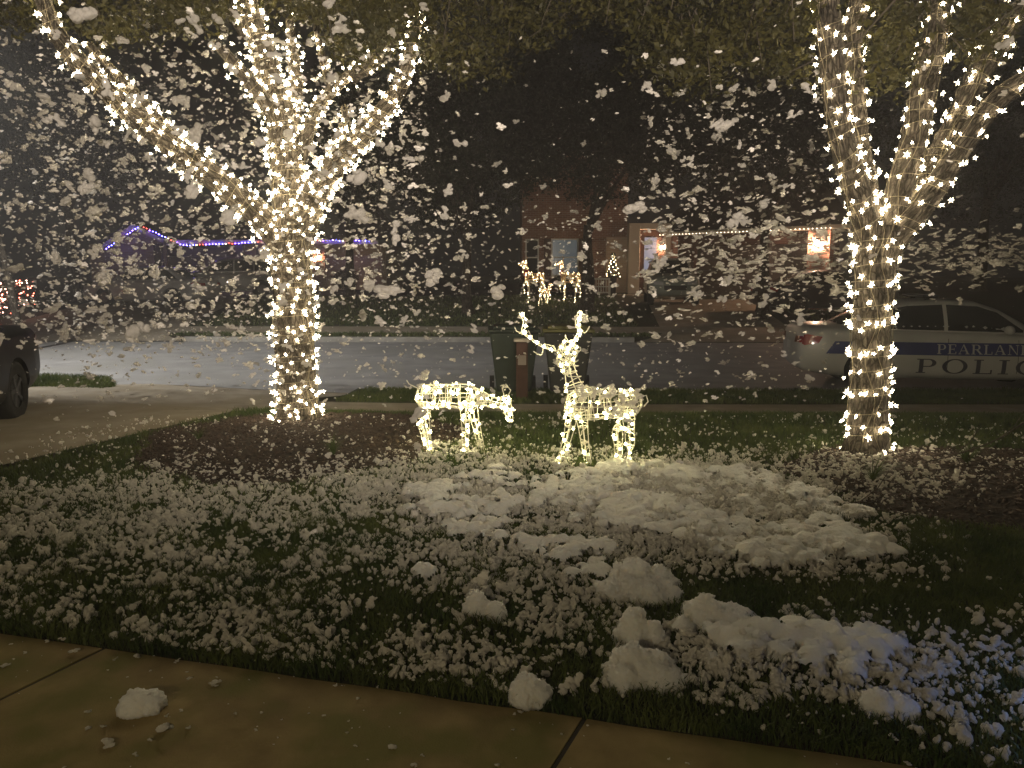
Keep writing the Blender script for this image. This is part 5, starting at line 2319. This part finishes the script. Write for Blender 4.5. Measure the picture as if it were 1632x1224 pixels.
    return a, dr, nr


brick_house_right()


def brick_house_left():
    root = empty('ranch_house', (-12, 35, 1.18))
    tag(root, 'low dark house with coloured lights along its eave and gable, left over the street', 'house', 'houses over the street')
    o = Vector(root.location)

    def lc(x, y, z):
        return (x - o.x, y - o.y, z - o.z)
    box_obj('wall', lc(-9.1, 35.6, 2.1), (6.4, .25, 2.3), M['tanbrick'], root)
    box_obj('wall', lc(-17.5, 35.6, 2.1), (3.4, .25, 2.3), M['tanbrick'], root)
    box_obj('wall', lc(-5.9, 38.48, 2.1), (.25, 5.5, 2.3), M['tanbrick'], root)
    bm = bmesh.new()
    for k in range(5):
        bx(bm, lc(-14.05, 35.65, 1.22 + k * .42), (3.4, .07, .405))
    bm_obj('garage_door', bm, M['garage'], root)
    for x in (-15.9, -12.25, -11.3):
        box_obj('porch_post', lc(x, 35.1, 2.2), (.3, .3, 2.1), M['garage'], root)
    box_obj('brick_pier', lc(-8.72, 35.3, 2.1), (.55, .32, 2.3), M['brick'], root)
    bm = bmesh.new()
    bx(bm, lc(-10.8, 35.0, 3.32), (9.6, .1, .18))
    for (xa, za, xb, zb) in ((-18.6, 3.05, -16.95, 4.1), (-16.95, 4.1, -15.25, 3.3)):
        vs = [bm.verts.new(lc(*p)) for p in ((xa, 34.95, za), (xb, 34.95, zb), (xb, 34.95, zb - .2), (xa, 34.95, za - .2), (xa, 35.05, za), (xb, 35.05, zb), (xb, 35.05, zb - .2), (xa, 35.05, za - .2))]
        for f in ((0, 1, 2, 3), (4, 5, 6, 7), (0, 1, 5, 4), (3, 2, 6, 7), (0, 3, 7, 4), (1, 2, 6, 5)):
            bm.faces.new([vs[i] for i in f])
    bm_obj('fascia', bm, M['trim'], root)
    bm = bmesh.new()

    def quad(*ps):
        bm.faces.new([bm.verts.new(lc(*p)) for p in ps])
    quad((-15.3, 34.9, 3.42), (-5.5, 34.9, 3.42), (-7, 39, 5.6), (-15.3, 39, 5.6))
    quad((-5.5, 34.9, 3.42), (-5.5, 43, 3.42), (-7, 39, 5.6))
    quad((-18.8, 34.8, 3.0), (-16.95, 34.8, 4.22), (-16.95, 42, 4.22), (-18.8, 42, 3.0))
    quad((-16.95, 34.8, 4.22), (-15.2, 34.8, 3.42), (-15.2, 42, 3.42), (-16.95, 42, 4.22))
    bm_obj('roof', bm, M['roof'], root)
    bm = bmesh.new()
    bm.faces.new([bm.verts.new(lc(*p)) for p in ((-18.5, 35.4, 3.24), (-15.4, 35.4, 3.24), (-16.95, 35.4, 4.1))])
    bm_obj('gable', bm, M['tanbrick'], root)
    lantern((-8.72, 35.08, 2.62), 0, 'small orange lantern on the left house beside the wrapped oak', 240)
    # coloured lights
    st = empty('coloured_light_string', (-12, 34.9, 3.4))
    tag(st, 'string of blue and mixed coloured lights along the gable and eave of the left house', 'string lights')
    pth = [Wp(170, 396, 34.85), Wp(224, 360, 34.85), Wp(288, 389, 34.85), Wp(300, 391, 34.85), Wp(415, 386, 34.85), Wp(500, 383, 34.85), Wp(594, 384, 34.85)]
    base = Vector(st.location)
    A = Acc()
    A.tube([p - base for p in pth], .008, 4)
    A.obj('cord', M['wire'], st)
    cols = [(.12, .08, 1.0), (.16, .06, 1.0), (1, .08, .05), (1, .8, .45), (.08, .08, 1), (.2, .12, 1)]
    mes = [glare_star_mesh('bulb', .026, .04, emis('colour_bulb_%d' % i, c, 30 if c[2] == 1 else 8), i) for i, c in enumerate(cols)]
    d = 0
    k = 0
    for i in range(len(pth) - 1):
        seg = (pth[i + 1] - pth[i]).length
        while d < seg and k < 96:
            q = pth[i].lerp(pth[i + 1], d / seg)
            ob = bpy.data.objects.new('bulb', mes[(k * 5 + k // 3) % 6])
            COL.objects.link(ob)
            ob.parent = st
            ob.location = q - base + Vector((0, -.04, R.uniform(-.02, .02)))
            k += 1
            d += .145
        d -= seg


brick_house_left()


# ------------------------------------------------------------------ things on the far lawn
def far_deer(x, y, flip, lab, s=1.0, seed=0, fawn=False):
    z = G(x, y)
    root = empty('lit_yard_deer', (x, y, z), 0)
    root.scale = (s * flip, s, s)
    tag(root, lab, 'reindeer light', 'lit deer on the lawn over the street')
    rr_ = random.Random(seed)
    bulbs = []
    A = Acc()
    cage(A, [((-.30, 0, .82), .08, .09), ((-.22, 0, .82), .14, .15), ((0, 0, .80), .14, .14), ((.2, 0, .82), .14, .14), ((.3, 0, .84), .07, .09)], 10, .016, bulbs, .085, rr_, loops=2)
    A.obj('body', M['gold'], root)
    A = Acc()
    cage(A, [((-.24, 0, .9), .10, .10), ((-.28, 0, 1.05), .06, .08), ((-.30, 0, 1.2), .05, .06)], 8, .014, bulbs, .08, rr_, loops=2)
    A.obj('neck', M['gold'], root)
    A = Acc()
    cage(A, [((-.24, 0, 1.28), .04, .05), ((-.31, 0, 1.27), .06, .07), ((-.42, 0, 1.22), .035, .04), ((-.5, 0, 1.2), .02, .02)], 7, .014, bulbs, .06, rr_, loops=2)
    for q in (-1, 1):
        A.tube([Vector((-.26, q * .04, 1.32)), Vector((-.22, q * .1, 1.42)), Vector((-.27, q * .08, 1.48))], .008, 4)
    A.obj('head', M['gold'], root)
    for leg in ([(-.24, -.08, .72), (-.36, -.08, .55), (-.30, -.08, .34)], [(-.2, .08, .72), (-.18, .08, .4), (-.2, .08, 0)], [(.26, -.08, .74), (.30, -.08, .4), (.36, -.08, 0)], [(.24, .08, .74), (.18, .08, .4), (.14, .08, 0)]):
        A = Acc()
        cage(A, [(leg[0], .05, .05), (leg[1], .025, .025), (leg[2], .015, .015)], 4, .010, bulbs, .075, rr_, loops=1)
        A.obj('leg', M['whitewire'], root)
    if not fawn:
        bm = bmesh.new()
        cyl(bm, (-.255, 0, .98), (-.275, 0, 1.05), .09, .075, 14, False)
        bx(bm, (-.30, -.06, .9), (.06, .02, .2))
        bm_obj('scarf', bm, M['scarf'], root)
    rr_.shuffle(bulbs)
    finish_bulbs(root, bulbs, [FARB], rr_)


M['gold'] = plain('gold_tinsel', (.75, .52, .26), .4)
M['scarf'] = plain('red_scarf', (.5, .03, .02), .7)
FARB = glare_star_mesh('bulb', .016, .020, M['farbulb'], 2)
P0 = Wp(852, 477, 29)
far_deer(P0.x, 29, 1, 'lit gold deer with red scarf on the far lawn, left of the pair', 1.2, 1)
P1 = Wp(909, 474, 29.2)
far_deer(P1.x, 29.2, 1, 'lit gold deer with red scarf on the far lawn, nearer the tree trunk', 1.18, 2)
P2 = Wp(868, 478, 28.6)
far_deer(P2.x, 28.6, -1, 'small lit fawn close behind the left gold deer', .62, 3, True)

# little lit conifer and framed bench by the door
tr = empty('mini_christmas_tree', (4.05, 31.2, 1.15))
tag(tr, 'small lit cone shaped Christmas tree in a pot by the front door', 'christmas tree')
bm = bmesh.new()
cyl(bm, (0, 0, 0), (0, 0, .62), .13, .17, 12)
bm_obj('pot', bm, M['metalblack'], tr)
V, F = [], []
C = []
for k in range(150):
    h = R.random() ** 1.3
    a = R.uniform(0, 6.28)
    C.append((math.cos(a) * .28 * (1 - h) * R.random() ** .4, math.sin(a) * .28 * (1 - h) * R.random() ** .4, .62 + h * .95))
V, F = leaf_cloud(np.array(C), np.full(len(C), .08), 12, .06)
np_mesh('crown', V, F, M['darkleaf'], tr)
bl = []
for k in range(38):
    h = k / 38
    a = k * 2.4
    bl.append(Vector((math.cos(a) * .29 * (1 - h), math.sin(a) * .29 * (1 - h), .66 + h * .95)))
finish_bulbs(tr, bl, [FARB], R)
gb = empty('garden_bench', (3.45, 30.9, 1.1))
tag(gb, 'pale framed garden bench with arched back near the far tree trunk', 'bench')
bm = bmesh.new()
for x in (-.42, .42):
    bx(bm, (x, 0, .33), (.06, .06, .66))
for z_ in (.08, .62):
    bx(bm, (0, 0, z_), (.78, .05, .06))
for k in range(-3, 4):
    bx(bm, (k * .1, .01, .35), (.03, .03, .5))
bm_obj('backrest', bm, M['whitetrim'], gb)
bm = bmesh.new()
bx(bm, (0, -.25, .32), (.9, .4, .04))
bm_obj('seat', bm, M['whitetrim'], gb)
for x in (-.4, .4):
    box_obj('leg', (x, -.42, .15), (.05, .05, .3), M['whitetrim'], gb)


def shrub(x, y, r, h, lab, mat, seed, lights=None, grp='shrubs before the houses'):
    z = G(x, y)
    rr_ = np.random.default_rng(seed)
    C = []
    while len(C) < 110:
        q = rr_.uniform(-1, 1, 3)
        if (q ** 2).sum() < 1:
            C.append(q * np.array([r, r, h / 2]) + np.array([0, 0, h / 2 + .05]))
    V, F = leaf_cloud(np.array(C), np.full(len(C), .14), 26, .07, rr_)
    root = empty('shrub', (x, y, z))
    tag(root, lab, 'shrub', grp)
    np_mesh('foliage', V, F, mat, root)
    bm = bmesh.new()
    cyl(bm, (0, 0, 0), (0, 0, h * .6), .04, .02, 6)
    bm_obj('stem', bm, M['bark'], root)
    if lights:
        me, n = lights
        st = empty('shrub_light_net', (x, y, z))
        tag(st, 'red and white light net over ' + lab.replace('just ', '').replace('at the far left', 'far left'), 'string lights', 'light nets on the far left')
        rr2 = random.Random(seed)
        A = Acc()
        pp = []
        for k in range(n):
            a = rr2.uniform(math.pi, 2 * math.pi)
            q = Vector((math.cos(a) * r, math.sin(a) * r, rr2.uniform(.15, 1) * h))
            pp.append(q)
            ob = bpy.data.objects.new('bulb', me[k % 2])
            COL.objects.link(ob)
            ob.parent = st
            ob.location = q
        pp.sort(key=lambda q: q.z)
        A.tube(pp, .004, 4)
        A.obj('cord', M['wire'], st)


redb = glare_star_mesh('bulb', .022, .028, emis('red_bulb', (1, .16, .10), 14), 1)
pinkb = glare_star_mesh('bulb', .022, .028, emis('pink_bulb', (1, .55, .42), 14), 2)
q = Wp(12, 478, 26.0)
shrub(q.x, 26, .28, 1.2, 'slim round shrub at the far left edge', M['darkleaf'], 1, ([redb, pinkb], 60))
q = Wp(42, 470, 27.0)
shrub(q.x, 27, .3, 1.15, 'shrub just right of the leaning trunk at the far left', M['darkleaf'], 2, ([redb, pinkb], 34))
for i, (x, y, r, h, lab) in enumerate(((.9, 31.6, .6, .75, 'low shrub under the dark left window of the brick house'), (2.2, 31.7, .65, .7, 'low shrub under the pale window of the brick house'),
                                        (-7.4, 34.4, .6, .9, 'low shrub right of the small orange lantern'), (-9.9, 34.4, .55, .8, 'low shrub left of the small orange lantern'))):
    shrub(x, y, r, h, lab, M['darkleaf'], 30 + i)


def yard_tree(u, vb, y, r0, h, crown_c, crown_r, n, lab, seed, lean=0.0, leafs=0.11, grp='dark trees over the street'):
    b = Wp(u, vb, y)
    z = G(b.x, y)
    root = empty('shade_tree', (b.x, y, z))
    tag(root, lab, 'tree', grp)
    acc, uvs = Acc(), []
    rr_ = random.Random(seed)
    P = [(0, 0, -.05), (lean * .2 + rr_.uniform(-.05, .05), 0, h * .35), (lean * .6, .05, h * .7), (lean, 0, h)]
    path = catmull(P, 8)
    limb_mesh(acc, uvs, path, np.linspace(r0, r0 * .55, len(path)), 12, True, seed)
    for k in range(5):
        a = rr_.uniform(0, 6.28)
        q = [(lean * .9, 0, h * .88), (lean + math.cos(a) * .6, math.sin(a) * .6, h + .8), (lean + math.cos(a) * 1.3, math.sin(a) * 1.3, h + 1.9)]
        path = catmull(q, 5)
        limb_mesh(acc, uvs, path, np.linspace(r0 * .45, r0 * .15, len(path)), 8, False, seed + k)
    np_mesh('trunk', np.concatenate(acc.V), np.concatenate(acc.F), M['bark'], root, True, uv=np.concatenate(uvs))
    g = np.random.default_rng(seed)
    C = []
    while len(C) < n:
        q = g.uniform(-1, 1, 3)
        if (q ** 2).sum() > 1:
            continue
        p = q * np.array(crown_r) + np.array(crown_c)
        if noise.noise(Vector(p) * .55 + Vector((seed, 0, 0))) < -.22:
            continue
        C.append(p)
    V, F = leaf_cloud(np.array(C), g.uniform(.3, .7, n), 26, leafs * 1.25, g)
    np_mesh('crown', V, F, M['darkleaf'], root)


yard_tree(745, 494, 26.8, .20, 2.9, (-.3, 0, 6.0), (3.0, 2.2, 3.0), 1500, 'slim trunked dark tree left of the gold deer', 21)
yard_tree(935, 488, 27.2, .26, 3.0, (.5, 0, 6.9), (3.9, 2.0, 3.1), 2600, 'dark tree with thick trunk between the gold deer and the front door', 22)
yard_tree(1215, 480, 25.6, .22, 3.6, (.2, .3, 6.6), (3.4, 2.0, 2.7), 1500, 'dark tree before the garage of the brick house', 23)
yard_tree(34, 545, 19.5, .10, 6.0, (-.6, 0, 7.0), (1.8, 1.6, 1.7), 260, 'slender leaning tree at the far left edge', 24, -1.1)
yard_tree(560, 492, 31.0, .2, 3.4, (0, 0, 6.0), (3.2, 2.4, 2.8), 520, 'dark bushy tree behind the right limb of the left oak', 25)
yard_tree(120, 480, 30.0, .22, 3.8, (0, .5, 6.6), (3.6, 2.4, 2.8), 520, 'dark tree left of the gable with coloured lights', 26)
yard_tree(1560, 470, 33.0, .25, 3.8, (0, 0, 6.4), (5.0, 2.6, 3.6), 800, 'broad dark tree far behind the patrol car', 27)


# ------------------------------------------------------------------ lamps out of frame, inferred and added
def added_street_lamp():
    x, y = -14.0, 11.6
    root = empty('added_street_lamp', (x, y, .15))
    tag(root, 'inferred tall street lamp added on the near kerb beyond the left edge', 'street lamp')
    bm = bmesh.new()
    cyl(bm, (0, 0, 0), (0, 0, 8.2), .10, .06, 12)
    cyl(bm, (0, 0, 0), (0, 0, .4), .16, .14, 12)
    bm_obj('pole', bm, MT['rim'], root)
    bm = bmesh.new()
    cyl(bm, (0, 0, 8.1), (1.2, 1.6, 8.5), .045, .035, 10)
    bm_obj('arm', bm, MT['rim'], root)
    bm = bmesh.new()
    bx(bm, (1.35, 1.8, 8.5), (.3, .6, .12), -.6)
    bm_obj('lamp_head', bm, MT['rim'], root, bevel=.03)
    l = bpy.data.lights.new('street_lamp_light', 'SPOT')
    l.energy = 4900
    l.color = (1.0, .95, .88)
    l.spot_size = rad(90)
    l.spot_blend = .85
    l.shadow_soft_size = .15
    o = bpy.data.objects.new('street_lamp_light', l)
    COL.objects.link(o)
    o.location = (x + 1.35, y + 1.8, 8.4)
    d = Vector((-8.3, 16.6, 0)) - o.location
    o.rotation_euler = d.to_track_quat('-Z', 'Y').to_euler()


def porch_lamp():
    root = empty('added_lamp_post', (-2.2, -2.6, .35))
    tag(root, 'unseen porch light behind the camera, set on an added post', 'porch light')
    bm = bmesh.new()
    cyl(bm, (0, 0, 0), (0, 0, 2.4), .04, .035, 10)  # post added only to carry the porch light
    bm_obj('pole', bm, M['metalblack'], root)
    bm = bmesh.new()
    bmesh.ops.create_cone(bm, cap_ends=True, segments=8, radius1=.16, radius2=.03, depth=.12, matrix=Matrix.Translation((0, 0, 2.78)))
    bm_obj('added_lamp_cap', bm, M['metalblack'], root)
    l = bpy.data.lights.new('porch_light', 'POINT')
    l.energy = 190
    l.color = (1, .80, .48)
    l.shadow_soft_size = .12
    o = bpy.data.objects.new('porch_light', l)
    COL.objects.link(o)
    o.location = (-2.2, -2.6, 3.0)


def flake_fill_lamp():
    root = empty('flake_fill_light', (1.2, -3.2, .35))
    tag(root, 'added fill light on a stand behind the camera, aimed at the drifting flakes', 'fill light')
    bm = bmesh.new()
    cyl(bm, (0, 0, 0), (0, 0, 2.2), .03, .03, 10)
    bm_obj('pole', bm, M['metalblack'], root)
    bm = bmesh.new()
    bx(bm, (0, -.08, 2.3), (.3, .1, .2))
    bm_obj('lamp_head', bm, M['metalblack'], root, bevel=.01)  # head of the added fill light
    l = bpy.data.lights.new('flake_fill_spot', 'SPOT')
    l.energy = FLAKE_FILL  # added unseen spot that brightens the airborne flakes and spares the near ground
    l.color = (1, .86, .72)
    l.spot_size = rad(78)
    l.spot_blend = .8
    l.shadow_soft_size = .10
    o = bpy.data.objects.new('flake_fill_spot', l)
    COL.objects.link(o)
    o.location = (1.2, -3.1, 2.65)
    d = Vector((-1.2, 8.5, 6.9)) - o.location
    o.rotation_euler = d.to_track_quat('-Z', 'Y').to_euler()


def blue_flare_lamp():
    l = bpy.data.lights.new('blue_flare_light', 'SPOT')
    l.energy = 50
    l.color = (.16, .36, 1.0)  # added blue spot imitating a lens flare at the lower right
    l.spot_size = rad(70)
    l.spot_blend = 1
    l.shadow_soft_size = .04
    o = bpy.data.objects.new('blue_flare_light', l)
    COL.objects.link(o)
    o.location = (3.1, 2.0, 1.0)
    d = Vector((2.55, 2.35, .35)) - o.location
    o.rotation_euler = d.to_track_quat('-Z', 'Y').to_euler()
    root = empty('unseen_foam_machine', (2.9, 2.0, .35))
    tag(root, 'unseen foam machine box beyond the right edge, carrying the added blue flare lamp', 'foam machine')
    bm = bmesh.new()
    bx(bm, (.15, -.1, .25), (.4, .45, .5))
    bm_obj('housing', bm, M['metalblack'], root, bevel=.03)


added_street_lamp()
porch_lamp()
flake_fill_lamp()
blue_flare_lamp()

# ------------------------------------------------------------------ night haze
bm = bmesh.new()
bx(bm, (0, 30, 8.0), (150, 100, 19))
hz = bm_obj('haze', bm, None)
hm = bpy.data.materials.new('haze')
hm.use_nodes = True
hn = hm.node_tree
hn.nodes.remove(hn.nodes['Principled BSDF'])
pv = hn.nodes.new('ShaderNodeVolumePrincipled')
pv.inputs['Color'].default_value = (.92, .92, .92, 1)
pv.inputs['Density'].default_value = HAZE
pv.inputs['Anisotropy'].default_value = .35
hn.links.new(pv.outputs[0], [q for q in hn.nodes if q.type == 'OUTPUT_MATERIAL'][0].inputs['Volume'])
hz.data.materials.append(hm)
tag(hz, kind='stuff')
